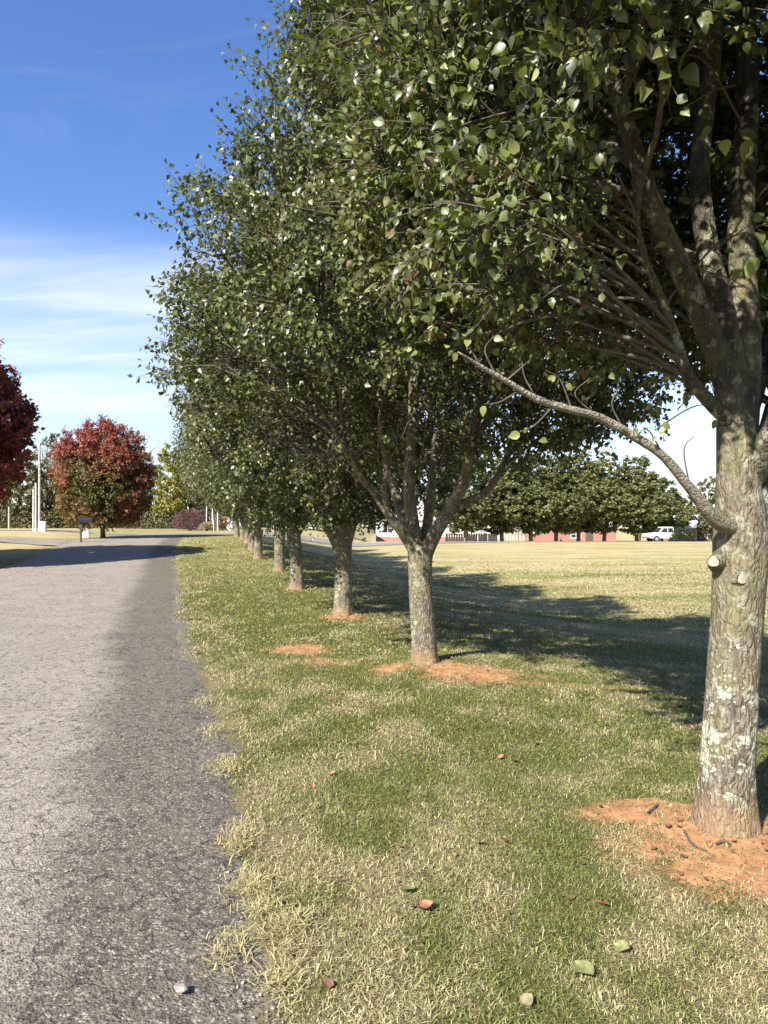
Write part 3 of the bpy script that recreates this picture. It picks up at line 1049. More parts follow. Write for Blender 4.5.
# shoots on the low bough
sh = [[l1(664, 457, 3.47), l1(650, 432, 3.4), l1(640, 430, 3.36)], [l1(690, 488, 3.55), l1(684, 450, 3.5), l1(694, 436, 3.46)], [l1(572, 410, 3.28), l1(560, 380, 3.25), l1(545, 370, 3.22)],
      [l1(537, 399, 3.2), l1(525, 378, 3.2), l1(522, 362, 3.2)], [l1(506, 381, 3.12), l1(530, 360, 3.1)], [l1(600, 418, 3.34), l1(575, 395, 3.3), l1(590, 378, 3.3)],
      [l1(655, 430, 3.5), l1(690, 408, 3.6), l1(712, 404, 3.7)], [l1(480, 366, 3.06), l1(470, 345, 3.04), l1(474, 328, 3.02)], [l1(555, 404, 3.24), l1(535, 425, 3.2), l1(520, 432, 3.18)],
      [l1(625, 432, 3.38), l1(612, 405, 3.34), l1(618, 388, 3.34), l1(610, 372, 3.33)], [l1(520, 390, 3.16), l1(500, 402, 3.12), l1(484, 404, 3.1)], [l1(495, 374, 3.1), l1(485, 350, 3.08), l1(494, 336, 3.06)]]
lf = [l1(*q) for q in ((648, 428, 3.4), (655, 436, 3.4), (642, 432, 3.38), (662, 424, 3.42), (636, 428, 3.4), (560, 378, 3.25), (566, 384, 3.25), (544, 372, 3.2), (553, 382, 3.22),
                       (553, 430, 3.25), (547, 440, 3.24), (620, 428, 3.36), (575, 386, 3.3), (668, 430, 3.45), (664, 436, 3.44), (590, 380, 3.3), (498, 372, 3.1), (474, 330, 3.02), (468, 340, 3.04), (520, 434, 3.18), (528, 428, 3.2), (610, 374, 3.33), (618, 390, 3.34), (485, 406, 3.1), (494, 338, 3.06), (458, 354, 3.0), (530, 362, 3.1))]
spray(sp1, sh, .0045, lf, (.13, .145, .042), rs_, (.03, .055))
# near twigs with large leaves at the top of the picture
sh = [[l1(712, 60, 3.1), l1(690, 36, 2.9), l1(660, 38, 2.75), l1(632, 35, 2.7), l1(608, 28, 2.66), l1(596, 40, 2.65)],
      [l1(740, 120, 3.3), l1(712, 70, 3.0), l1(690, 55, 2.85), l1(664, 66, 2.75), l1(645, 75, 2.7)], [l1(608, 28, 2.66), l1(600, 45, 2.65), l1(612, 66, 2.65), l1(626, 70, 2.65)],
      [l1(660, 38, 2.75), l1(650, 15, 2.72), l1(643, -15, 2.7)], [l1(735, 85, 3.0), l1(715, 90, 2.9), l1(690, 104, 2.8), l1(680, 108, 2.75)],
      [l1(768, 20, 2.9), l1(745, 26, 2.8), l1(722, 40, 2.75)]]
lf = [l1(*q) for q in ((606, 58, 2.65), (612, 70, 2.65), (586, 44, 2.66), (592, 52, 2.65), (600, 30, 2.66), (646, 84, 2.7), (640, 96, 2.7), (684, 68, 2.75), (680, 75, 2.75), (690, 72, 2.78),
                       (668, 92, 2.78), (656, 4, 2.7), (664, 0, 2.7), (704, 2, 2.7), (712, 8, 2.72), (730, 8, 2.75), (724, 4, 2.75), (590, 60, 2.66), (578, 60, 2.68), (652, 50, 2.73),
                       (660, 44, 2.74), (640, 60, 2.7), (648, 110, 2.72), (712, 128, 2.9), (745, 160, 3.0), (752, 140, 3.0), (740, 135, 3.0), (706, 150, 2.9), (758, 232, 3.1), (764, 240, 3.1),
                       (758, 258, 3.1), (724, 140, 2.95), (628, 46, 2.7), (618, 40, 2.7), (598, 66, 2.66), (666, 60, 2.75))]
spray(sp1, sh, .0055, lf, (.11, .125, .035), rs_, (.065, .095))
pear1 = place_tree(tree_parts(sp1), 'pear_tree', 'nearest pear tree, its lichen-spotted trunk at the picture edge with pruned stubs', 'tree', (T1[0], T1[1], T1z), 0, ROW)
print('leaves 1', sp1['crown']['nleaf'])

# the low bough that reaches left, sunlit and nearly bare
bough = [l1(737, 530, 3.76), l1(716, 520, 3.66), l1(690, 488, 3.55), l1(664, 457, 3.47), l1(640, 440, 3.42), l1(600, 418, 3.34), l1(572, 410, 3.28), l1(537, 399, 3.2), l1(506, 381, 3.12), l1(480, 366, 3.06), l1(458, 352, 3.0)]
bl = part_mesh('limb', tube(bough, [.046, .037, .026, .0225, .022, .0195, .017, .0145, .012, .009, .0035], 18, 110, .16, 22, seed=4), M['limb_pale'])
o = link('limb', bl, pear1)
o['label'] = 'long pale low bough reaching left, nearly bare'


# sawn stubs below the fork
for (px, py, D, dx, dy, dz, r_, ln_) in ((715, 562, 3.72, -.6, -.75, .10, .026, .020), (741, 579, 3.675, .12, -.95, .12, .026, .008)):
    p = np.array(l1(px, py, D))
    d = nrm(np.array([dx, dy, dz], float))
    v, q, t = tube([p - d * .09, p - d * .02, p + d * ln_], [r_ * 2.2, r_ * 1.6, r_ * 1.02], 18, 14, .10, 25, seed=2)
    so_ = link('branch_stub', mesh_np('branch_stub', v, quads=q, mat=M['bark_lichen'], smooth=True), pear1)
    a = nrm(np.cross(d, (0, 0, 1)))
    b = np.cross(d, a)
    an = np.linspace(0, 2 * np.pi, 18, endpoint=False)
    cv_ = [p + d * (ln_ + .004) + (np.cos(k) * a + np.sin(k) * b) * r_ * (.97 + .08 * math.sin(3 * k)) for k in an] + [p + d * (ln_ + .010)]
    link('cut_face', mesh_np('cut_face', cv_, tris=[(i, (i + 1) % 18, 18) for i in range(18)], mat=M['cut_wood']), so_)

# --- second pear
T2 = (.45, 8.05)
T2z = gz(*T2)


def l2(px, py, D):
    x, y, z = at(px, py, D)
    return (x - T2[0], y - T2[1], z - T2z)


trunk2 = ([(0, 0, -.1), l2(424, 640, 8.05), l2(421, 600, 8.05), l2(420, 565, 8.05), l2(421, 546, 8.05)], [.146, .132, .128, .132, .146])
limbs2 = [
    ([l2(424, 556, 8.03), l2(437, 530, 7.98), l2(452, 506, 7.9), l2(463, 484, 7.85), l2(468, 462, 7.8), l2(476, 425, 7.7), l2(490, 350, 7.6), l2(505, 230, 7.6), l2(500, 110, 7.7)], [.105, .092, .084, .078, .066, .05, .04, .028, .01]),
    ([l2(448, 514, 7.94), l2(466, 502, 7.9), l2(486, 492, 7.9), l2(502, 468, 7.95), l2(513, 435, 8.0), l2(522, 400, 8.1), l2(545, 330, 8.2), l2(560, 240, 8.3)], [.06, .05, .046, .042, .038, .033, .024, .009]),
    ([l2(418, 556, 8.02), l2(408, 540, 7.95), l2(396, 524, 7.85), l2(384, 508, 7.75), l2(374, 492, 7.7), l2(362, 478, 7.6), l2(340, 440, 7.4), l2(300, 370, 7.2), l2(275, 290, 7.1)], [.09, .08, .062, .05, .046, .042, .034, .024, .008]),
    ([l2(388, 514, 7.78), l2(384, 490, 7.6), l2(386, 465, 7.55), l2(380, 420, 7.45), l2(388, 350, 7.3), l2(380, 260, 7.2)], [.04, .036, .032, .026, .018, .007]),
    ([l2(420, 556, 8.07), l2(412, 520, 8.12), l2(409, 480, 8.15), l2(412, 430, 8.1), l2(415, 350, 8.1), l2(425, 200, 8.1), l2(428, 20, 8.1), l2(430, -130, 8.1)], [.1, .09, .08, .07, .06, .045, .03, .01]),
    ([l2(421, 556, 8.12), l2(428, 520, 8.35), l2(432, 480, 8.6), l2(440, 400, 8.9), l2(450, 300, 9.3), l2(455, 150, 9.7)], [.08, .07, .06, .05, .035, .01]),
    ([l2(416, 550, 8.1), l2(400, 510, 8.3), l2(385, 450, 8.6), l2(360, 370, 9.0), l2(340, 250, 9.4), l2(335, 120, 9.6)], [.075, .066, .056, .045, .03, .01]),
]
# low shoots in front of the limbs
extra2 = [l2(*q) for q in ((350, 455, 7.2), (395, 430, 6.9), (430, 430, 6.9), (460, 415, 7.0), (490, 415, 7.2), (500, 440, 7.6),
                           (415, 410, 6.6), (350, 410, 6.6), (300, 455, 7.6), (320, 430, 7.0), (600, 395, 8.0), (640, 370, 8.2), (660, 400, 8.6), (620, 410, 8.5), (580, 420, 8.4), (675, 380, 8.8), (590, 380, 7.8))]
def open2(p, margin=0.0):
    """the sunny side of the second tree is open below"""
    return ~((-.6 * p[:, 0] - .8 * p[:, 1] > .25) & (p[:, 2] < 2.75 + margin))


limbs2 = [(p, [r_ * .82 for r_ in rr]) for p, rr in limbs2]
sp2, _, _ = pear_variant(32, nbr=1250, ntw=10, nlf=11, size=(.044, .068), lump=.15, shape=LEAF4, limbs=limbs2, trunk=trunk2, extra=extra2, minz=2.0, keep=open2, fill=.45, zs=[2.25] + PZ_[1:], rs=PR_)
# dead tan twigs that stick out towards the road
sh = [[l2(470, 246, 5.9), l2(440, 242, 5.75), l2(405, 240, 5.65), l2(370, 230, 5.55), l2(335, 215, 5.5), l2(305, 196, 5.45)], [l2(405, 240, 5.65), l2(380, 222, 5.6), l2(355, 200, 5.55), l2(340, 186, 5.5)],
      [l2(370, 230, 5.55), l2(350, 206, 5.5), l2(325, 180, 5.45)], [l2(440, 242, 5.75), l2(420, 226, 5.7), l2(412, 212, 5.7)], [l2(335, 215, 5.5), l2(300, 208, 5.45), l2(262, 200, 5.4)],
      [l2(480, 50, 5.4), l2(445, 54, 5.2), l2(415, 45, 5.1), l2(390, 25, 5.0)], [l2(420, 480, 7.3), l2(424, 440, 7.1), l2(430, 400, 7.0), l2(424, 360, 6.9)], [l2(440, 470, 7.3), l2(446, 430, 7.1), l2(440, 390, 7.0)],
      [l2(384, 490, 7.5), l2(378, 450, 7.2), l2(386, 410, 7.0)]]
spray(sp2, sh, .008, [l2(262, 200, 5.4), l2(390, 25, 5.0), l2(310, 200, 5.45), l2(340, 186, 5.5), l2(412, 212, 5.7)], (.14, .145, .06), rs_)
pear2 = place_tree(tree_parts(sp2), 'pear_tree', 'second pear tree of the row, forked pale trunk on red clay', 'tree', (T2[0], T2[1], T2z), 0, ROW)
print('leaves 2', sp2['crown']['nleaf'])

# --- the rest of the row
PZC = [1.6, 2.1, 2.9, 3.7, 4.8, 6.2, 7.3, 8.4, 9.2]
PRC = [1.0, 2.0, 2.65, 2.85, 2.6, 1.9, 1.3, .7, .1]
parts_c = tree_parts(pear_variant(43, nbr=1050, ntw=10, nlf=10, size=(.048, .074), lump=.15, shape=LEAF4, fork=1.2, fill=.45, zs=PZC, rs=PRC)[0])
parts_d = tree_parts(pear_variant(57, nbr=1050, ntw=10, nlf=10, size=(.048, .074), lump=.15, shape=LEAF4, fork=1.35, nl=7, fill=.45, zs=PZC, rs=PRC)[0])
row = [(343, 12.46, parts_c, 0.4, 'third pear tree of the row, in dark shade with a low fork'),
       (297, 16.7, parts_d, 2.1, 'fourth pear tree of the row, straight sunlit trunk beside the green lawn'),
       (279.5, 21.0, parts_c, 3.5, 'fifth pear tree of the row, its limb leaning left over the lawn'),
       (258, 25.3, parts_d, 5.0, 'sixth pear tree of the row, counted from the camera'),
       (252, 29.5, parts_c, 1.3, 'seventh pear tree of the row, counted from the camera'),
       (248, 33.8, parts_d, 0.2, 'eighth pear tree of the row, counted from the camera'),
       (243, 38.0, parts_c, 4.4, 'ninth pear tree of the row, one before the last'),
       (237, 42.2, parts_d, 2.9, 'last pear tree of the row, at the bend of the road')]
for px, D, parts, rz, lab in row:
    x = (px - 384) / F * D
    s = random.uniform(.94, 1.04)
    place_tree(parts, 'pear_tree', lab, 'tree', (x, D, gz(x, D)), rz, ROW, (s, s, s))

# --- red maples on the left
def maple_colour(red, seed):
    def f(rng, p):
        n = len(p)
        g = fbm(p[:, 0] * .8 + seed, p[:, 1] * .8, p[:, 2] * .8, 3)
        hz = (p[:, 2] - p[:, 2].min()) / np.ptp(p[:, 2])
        k = g * 1.3 + hz * .55 - .55 + red + rng.normal(0, .12, n)
        r = np.array([.235, .062, .052]) * rng.uniform(.6, 1.5, (n, 1))
        o_ = np.array([.25, .135, .055]) * rng.uniform(.6, 1.4, (n, 1))
        gr = np.array([.10, .105, .03]) * rng.uniform(.6, 1.4, (n, 1))
        a = sstep(k, .15, .38)[:, None]
        b = sstep(k, .36, .6)[:, None]
        return (gr * (1 - a) + o_ * a) * (1 - b) + r * b
    return f


def round_tree(seed, H, R, z0, colour, nbr, ntw, nlf, size, shape, leafmat, fork=1.6, r0=.14, nl=9, bark=None, fill=.42, lump=.14, prof=None):
    zs = [z0 + (H - z0) * k for k in (0, .12, .3, .5, .7, .86, .96, 1)]
    rs = [R * k for k in (prof or (.55, .82, .98, 1, .9, .66, .36, .08))]
    return pear_variant(seed, nbr=nbr, ntw=ntw, nlf=nlf, size=size, shape=shape, zs=zs, rs=rs, fork=fork, r0=r0, nl=nl, lump=lump, bark=bark or M['bark_grey'], fill=fill, colour=colour,
                        droop=.3, leafmat=leafmat)[0]


MG = 'red autumn maples left of the road'
sa = round_tree(71, 7.8, 4.0, 1.5, maple_colour(.38, 3), 1300, 9, 9, (.13, .19), LEAF4, M['leaf_red'])
x, y = -15.0, 22.4
place_tree(tree_parts(sa), 'maple_tree', 'deep crimson maple cut off by the left picture edge', 'tree', (x, y, gz(x, y)), 0, MG)
sb = round_tree(72, 6.2, 2.6, .85, maple_colour(.08, 9), 1000, 9, 9, (.08, .125), LEAF4, M['leaf_red'], fork=1.2, r0=.12)
D = 38.5
x = (103 - 384) / F * D
place_tree(tree_parts(sb), 'maple_tree', 'round maple turning rusty red, green at heart, behind the mailbox', 'tree', (x, D, gz(x, D)), 0, MG)

def woods_colour(a, b, frac, gain=1.0):
    a, b = np.array(a), np.array(b)

    def f(rng, p):
        n = len(p)
        g = fbm(p[:, 0] * .5 + 2, p[:, 1] * .5, p[:, 2] * .5, 2)[:, None]
        k = (g + rng.normal(0, .12, (n, 1))) < frac
        return np.where(k, b, a) * rng.uniform(.6, 1.45, (n, 1)) * gain
    return f


# --- far trees
far_pear = tree_parts(pear_variant(81, zs=[1.3] + PZ_[1:], nbr=420, ntw=7, nlf=7, size=(.16, .26), shape=LEAF2, fork=1.5, leafmat=M['leaf_far'], colour=woods_colour((.105, .12, .042), (.15, .15, .06), .4))[0])


far_pear_b = tree_parts(pear_variant(82, zs=[1.3] + PZ_[1:], nbr=420, ntw=7, nlf=7, size=(.16, .26), shape=LEAF2, fork=1.6, leafmat=M['leaf_far'],
                                     colour=woods_colour((.105, .12, .042), (.16, .15, .055), .45))[0])
FG = 'pear trees in the far row across the field'
farrow = [(466, 70, 1.0, 'dark far tree right behind the second trunk, before the white house'),
          (502, 72, .98, 'far row tree with a broad vase of limbs beside the white porch'),
          (531, 73, .95, 'far row tree in front of the grey board fence'),
          (556, 74, 1.0, 'far row tree in front of the brick gable, dark crown'),
          (578, 76, 1.04, 'yellowing far row tree in front of the long brick wall'),
          (604, 77, 1.02, 'far row tree at the end of the long brick wall'),
          (637, 77, 1.0, 'far row tree with a pale trunk left of the white pickup'),
          (662, 83, .86, 'lower far row tree standing over the white pickup')]
for k, (px, D, s, lab) in enumerate(farrow):
    x = (px - 384) / F * D
    D, s = D + 9, s * 1.12
    x = (px - 384) / F * D
    place_tree(far_pear_b if k in (4, 5) else far_pear, 'pear_tree', lab, 'tree', (x, D, gz(x, D) - .25), k * 1.3, FG, (s * 1.36, s * 1.36, 1.07 * s * (1.0, .96, 1.03, .97, 1.02, .98, 1.0, .95)[k]))

green = tree_parts(round_tree(91, 9.5, 3.2, 1.8, woods_colour((.095, .10, .035), (.16, .14, .06), .5), 240, 7, 7, (.18, .3), LEAF2, M['leaf_far'], lump=.3))
brown = tree_parts(round_tree(92, 10.5, 3.0, 1.5, woods_colour((.21, .16, .08), (.11, .105, .045), .5), 190, 7, 5, (.18, .28), LEAF2, M['leaf_far'], lump=.35, fill=.6))
yellow = tree_parts(round_tree(93, 8.6, 1.7, 1.2, woods_colour((.32, .27, .06), (.17, .18, .05), .5), 200, 7, 7, (.16, .26), LEAF2, M['leaf_far'], lump=.25, prof=(.7, .95, 1, .95, .85, .7, .5, .15)))
bare_s = round_tree(94, 11.5, 3.0, 2.5, woods_colour((.2, .12, .06), (.2, .12, .06), .5), 260, 9, 1, (.05, .06), LEAF2, M['leaf_far'], lump=.3, fill=.6)
bare_s['crown']['leaf'] = None
bare = tree_parts(bare_s)


def far_tree(parts, px, D, lab, s=1.0, rz=0.0, group=None, name='woodland_tree'):
    x = (px - 384) / F * D
    place_tree(parts, name, lab, 'tree', (x, D, gz(x, D)), rz, group, (s, s, s))


WG = 'woodland trees beyond the road'
far_tree(yellow, 171, 76, 'slim yellow-green tree right of the round maple', 1.0, 0, WG)
far_tree(bare, 158, 88, 'bare grey tree rising behind the yellow tree', .95, 1, WG)
far_tree(bare, 203, 92, 'bare tree just left of the pear crowns, over the purple shrub', .85, 2, WG)
far_tree(bare, 122, 90, 'bare tree top showing over the right shoulder of the round maple', 1.0, 3.1, WG)
far_tree(bare, 47, 92, 'bare tree farthest left, behind the tall grey pole', 1.0, 5.1, WG)
far_tree(bare, 60, 86, 'bare grey tree rising left of the round maple', .95, .4, WG)
for k, (px, D, s) in enumerate(((-40, 78, .95), (-8, 84, .95), (22, 76, .85), (52, 80, .98), (84, 78, .9), (118, 84, .98), (140, 80, .88))):
    far_tree(brown if k % 2 else green, px, D, 'dull olive-brown woodland tree behind the maples and poles', s, k * 1.7, WG)
for k, (px, D, s) in enumerate(((190, 86, .92), (212, 82, .86), (232, 88, .9), (252, 90, .95))):
    far_tree(brown if k % 2 == 0 else green, px, D, 'olive-brown woodland tree beyond the end of the pear row', s, k * 2.1 + .6, WG)
for k, (px, D, s) in enumerate(((280, 100, .8), (310, 104, .85), (345, 108, .9), (385, 112, .9), (420, 110, .9))):
    far_tree(green, px, D, 'dark green tree behind the white houses', s, k * 2.3 + .3, 'trees behind the houses')
for k, (px, D, s) in enumerate(((455, 114, 1.05), (490, 117, 1.1), (525, 115, 1.05), (560, 117, 1.1), (600, 115, 1.1), (640, 117, 1.05), (676, 112, .75))):
    far_tree(green, px, D, 'dark green tree in the belt behind the brick houses', s, k * 1.9, 'trees behind the brick houses')
far_tree(green, 712, 92, 'dark tree half hidden by the nearest trunk, right of the bough', .86, 2.2)
far_tree(green, 760, 98, 'dark tree right of the nearest trunk', .7, 1.2)

# undergrowth along the wood's edge
rng = np.random.default_rng(77)
n = 34000
px = rng.uniform(-60, 262, n)
D = rng.uniform(74, 92, n)
hh = rng.random(n) ** 1.4 * (1.2 + 2.2 * fbm(px * .06, D * .2))
x = (px - 384) / F * D
P = np.stack([x, D, ground_z(x, D) + hh], 1)
lv, lt, nv = leaves(P, rng.normal(0, 1, P.shape), rng.normal(0, 1, P.shape), rng.uniform(.14, .28, n), LEAF2)
g = fbm(px * .05, D * .3, o=2)[:, None]
c = np.where(g + rng.normal(0, .1, (n, 1)) > .5, np.array([.15, .115, .06]), np.array([.07, .07, .03])) * rng.uniform(.5, 1.4, (n, 1))
o = link('undergrowth', mesh_np('undergrowth', lv, tris=lt, mat=M['leaf_far'], col=np.repeat(c, nv, 0)))
tag(o, 'tangled brown and olive undergrowth along the edge of the wood', 'undergrowth', kind='stuff')

# purple shrub, dark bush by the pickup, brush pile
def shrub(name, label, px, D, R, H, col, n=2600, size=(.09, .16), seed=1, group=None, cat='shrub'):
    rng = np.random.default_rng(seed)
    x = (px - 384) / F * D
    t = thing(name, label, cat, (x, D, gz(x, D)), 0, group)
    th, u = rng.uniform(0, 2 * np.pi, n), rng.random(n) ** .4
    z = rng.uniform(.08, 1, n)
    rr = R * np.sqrt(np.clip(1 - (z * .98 - .35) ** 2 / .46, .03, 1)) * u * (.8 + .45 * fbm(np.cos(th) * 2 + seed, np.sin(th) * 2, z * 3))
    P = np.stack([np.cos(th) * rr, np.sin(th) * rr, z * H], 1)
    v, tt_, nv = leaves(P, nrm(P + rng.normal(0, .5, P.shape)), nrm(P + np.array([0, 0, .8]) + rng.normal(0, .6, P.shape)), rng.uniform(size[0], size[1], n), LEAF2)
    c = np.array(col) * rng.uniform(.55, 1.5, (n, 1))
    link('foliage', mesh_np('foliage', v, tris=tt_, mat=M['leaf_far'], col=np.repeat(c, nv, 0)), t)
    k = 14
    tip = np.stack([np.cos(np.arange(k) * 2.4) * R * .6, np.sin(np.arange(k) * 2.4) * R * .6, np.full(k, H * .7)], 1)
    b = tip * np.array([.08, .08, 0]) - np.array([0, 0, .05])
    v, q = tubes(np.stack([b, (b + tip) * .5 + np.array([0, 0, .1]), tip], 1), np.tile([[.03, .02, .008]], (k, 1)), 5)
    link('stem', mesh_np('stem', v, quads=q, mat=M['twig'], smooth=True), t)
    return t


shrub('purple_shrub', 'purple-leaved shrub at the far bend of the road', 190, 70, 1.5, 1.9, (.12, .055, .06), seed=4)
shrub('dark_bush', 'dark green bush right of the white pickup', 682, 81, 1.2, 1.4, (.03, .045, .02), seed=6)
shrub('brush_pile', 'pale tan brush pile left of the three white posts', 207, 69, .75, .75, (.26, .21, .13), n=900, seed=8, cat='brush pile')

# ------------------------------------------------------------------ roadside things
M['black'] = plain('black_metal', (.018, .018, .02), .4, .5)
M['wood'] = plain('weathered_post', (.09, .07, .055), .85, .2, var=.3, scale=14)
M['pole'] = plain('grey_pole_wood', (.36, .33, .29), .85, .2, var=.25, scale=9)
M['white'] = plain('white_paint', (.76, .76, .74), .5, .4, var=.06)
M['cream'] = plain('off_white_plastic', (.62, .64, .58), .5, .4, var=.08)
M['glass'] = plain('dark_window_glass', (.03, .035, .04), .08, .6)
M['rubber'] = plain('tyre_rubber', (.02, .02, .02), .8, .2)
M['chrome'] = plain('wheel_metal', (.5, .5, .5), .3, .5, .8)


def brick_material():
    m, h = material('red_brick')
    tc = h.n('ShaderNodeTexCoord').outputs['Object']
    s = h.n('ShaderNodeSeparateXYZ', ins={0: tc})
    v = h.n('ShaderNodeCombineXYZ', ins={0: h.math('ADD', s.outputs[0], s.outputs[1]), 1: s.outputs[2], 2: 0.0}).outputs[0]
    b = h.n('ShaderNodeTexBrick', ins={'Vector': v, 'Color1': (.30, .095, .07), 'Color2': (.22, .07, .055), 'Mortar': (.34, .27, .23), 'Scale': 1.0, 'Mortar Size': .012,
                                       'Brick Width': .22, 'Row Height': .075})
    c = h.mix(h.ramp(h.noise(tc, 2, 4), .3, .7, 0, .4), b.outputs[0], (.36, .15, .12))
    p = h.n('ShaderNodeBsdfPrincipled', ins={'Base Color': c, 'Roughness': .9, 'Specular IOR Level': .2})
    finish(h, p.outputs[0])
    return m


def striped(name, c0, c1, scale, axis_=2, rough=.6):
    m, h = material(name)
    tc = h.n('ShaderNodeTexCoord').outputs['Object']
    s = h.n('ShaderNodeSeparateXYZ', ins={0: tc})
    f = h.math('FRACT', h.math('MULTIPLY', s.outputs[axis_], scale))
    c = h.mix(h.ramp(f, .0, .12), c0, c1)
    c = h.mix(h.ramp(h.noise(tc, 1.5, 4), .3, .7, 0, .15), c, (.5, .47, .42))
    p = h.n('ShaderNodeBsdfPrincipled', ins={'Base Color': c, 'Roughness': rough, 'Specular IOR Level': .3, 'Normal': bump(h, f, .3, .02)})
    finish(h, p.outputs[0])
    return m


M['brick'] = brick_material()
M['siding'] = striped('white_siding', (.55, .55, .54), (.80, .80, .78), 6)
M['shingle'] = striped('grey_shingle', (.20, .19, .18), (.34, .33, .31), 6, 2, .9)
M['pale_roof'] = striped('pale_metal_roof', (.55, .55, .54), (.72, .71, .69), 4, 0, .5)
M['red_roof'] = striped('red_metal_roof', (.30, .05, .04), (.5, .1, .08), 4, 0, .5)
M['fence'] = plain('grey_fence_board', (.33, .31, .28), .85, .2, var=.3, scale=4)
M['dark_fence'] = plain('dark_stained_wood', (.035, .03, .028), .7, .3)
M['blue'] = plain('blue_plastic', (.03, .07, .25), .5, .4)

# mailbox
D = 34.0
x = (81 - 384) / F * D
t = thing('mailbox', 'black mailbox on a wooden post by the driveway', 'mailbox', (x, D, gz(x, D)), math.radians(18))
MB().box(-.05, .05, -.05, .05, -.2, 1.02).build('post', M['wood'], t, bevel=.008)
b = MB()
b.prism([(-.05, .9), (.30, .9), (.30, .96), (.02, .96)], -.05, .05)
b.cyl((.05, 0, .55), (.3, 0, .9), .03, n=6)
b.build('arm', M['wood'], t)
prof = [(-.09, 0), (.09, 0), (.09, .12), (.075, .17), (.04, .205), (0, .215), (-.04, .205), (-.075, .17), (-.09, .12)]
b = MB()
n = len(prof)
vs = [(xx, py_, zz) for xx in (-.08, .42) for py_, zz in prof]
b.add(vs, [tuple(range(n)), tuple(range(2 * n - 1, n - 1, -1))] + [(i, n + i, n + (i + 1) % n, (i + 1) % n) for i in range(n)])
mb = b.build('box', M['black'], t, loc=(0, 0, .965), bevel=.006)
mb.scale = (1.15, 1.15, 1.15)

# white box pedestals
def pedestal(label, px, D, w_, h_, mat, name='utility_box'):
    x = (px - 384) / F * D
    t = thing(name, label, 'utility box', (x, D, gz(x, D)), .2)
    MB().box(-w_ / 2, w_ / 2, -w_ / 2, w_ / 2, -.1, h_ * .86).build('body', mat, t, bevel=.012)
    MB().prism([(-w_ * .55, 0), (w_ * .55, 0), (w_ * .5, h_ * .1), (-w_ * .5, h_ * .14)], -w_ * .55, w_ * .55).build('lid', mat, t, loc=(0, 0, h_ * .86 + .002), bevel=.01)
    MB().box(w_ * .28, w_ * .33, -w_ / 2 - .012, -w_ / 2 - .002, h_ * .4, h_ * .52).build('latch', M['chrome'], t)


pedestal('pale green utility box at the foot of the grey poles', 42.5, 47, .40, .62, M['cream'])
pedestal('small white box on the ground just behind the mailbox', 86, 40.5, .30, .45, M['white'])


def pole(label, px, D, h_, r_, mat, cross=False, group=None, name='utility_pole', cat='pole', lean=0.0):
    x = (px - 384) / F * D
    t = thing(name, label, cat, (x, D, gz(x, D)), 0, group)
    v, q, tt_ = tube([(0, 0, -.3), (lean * .4, 0, h_ * .4), (lean, 0, h_)], [r_, r_ * .9, r_ * .75], 12, 18, .04, 6)
    link('shaft', mesh_np('shaft', v, tris=tt_, quads=q, mat=mat, smooth=True), t)
    if cross:
        MB().box(-.5, .5, -.05, .05, h_ - .55, h_ - .43).build('crossarm', M['wood'], t)
        for k in (-.42, .42):
            MB().cyl((k, 0, h_ - .43), (k, 0, h_ - .3), .035, .02).build('insulator', M['cream'], t)
    else:
        MB().cyl((lean, 0, h_ - .01), (lean, 0, h_ + .05), r_ * .9, r_ * .55).build('cap', mat, t)
    return t


PG = 'poles left of the round maple'
pole('tall grey utility pole left of the round maple', 39.5, 47.5, 5.6, .085, M['pole'], False, PG)
pole('white service pole next to the tall grey pole', 35.8, 46, 2.95, .06, M['cream'], False, PG)
pole('slim white post, leftmost of the three poles', 33.2, 45.5, 2.55, .04, M['cream'], False, PG)
pole('pale post in front of the dark wood on the far left', 9, 66, 1.9, .09, M['pole'], False, None, 'post', 'post')
pg = 'white posts at the far bend of the road'
pole('tallest white post at the far bend, beside the brush pile', 212.5, 70, 2.7, .06, M['cream'], False, pg, 'post', 'post')
pole('thin white post behind the brush pile', 206.5, 72, 2.3, .05, M['cream'], False, pg, 'post', 'post')
pole('white post nearest the pear row at the far bend', 217.7, 68, 2.5, .06, M['cream'], False, pg, 'post', 'post')
pole('short grey post between the tall white posts', 213.8, 67, 1.0, .06, M['pole'], False, pg, 'post', 'post')

# ------------------------------------------------------------------ buildings


def window(parent, cx, cz, w_, h_, y, fm=None):
    f = MB()
    a, b_ = w_ / 2, h_ / 2
    for (x0, x1, z0, z1) in ((-a - .07, a + .07, b_, b_ + .08), (-a - .09, a + .09, -b_ - .09, -b_), (-a - .07, -a, -b_, b_), (a, a + .07, -b_, b_), (-.025, .025, -b_, b_), (-a, -.025, -.02, .02), (.025, a, -.02, .02)):
        f.box(cx + x0, cx + x1, y - .05, y + .02, cz + z0, cz + z1)
    fo = f.build('window', fm or M['white'], parent)
    MB().box(cx - a, cx + a, y - .02, y + .015, cz - b_, cz + b_).build('pane', M['glass'], fo)


def door(parent, cx, w_, h_, y, mat):
    d = MB().box(cx - w_ / 2, cx + w_ / 2, y - .04, y + .03, .12, h_).build('door', mat, parent)
    MB().cyl((cx + w_ * .36, y - .04, h_ * .5), (cx + w_ * .36, y - .09, h_ * .5), .03).build('handle', M['chrome'], d)


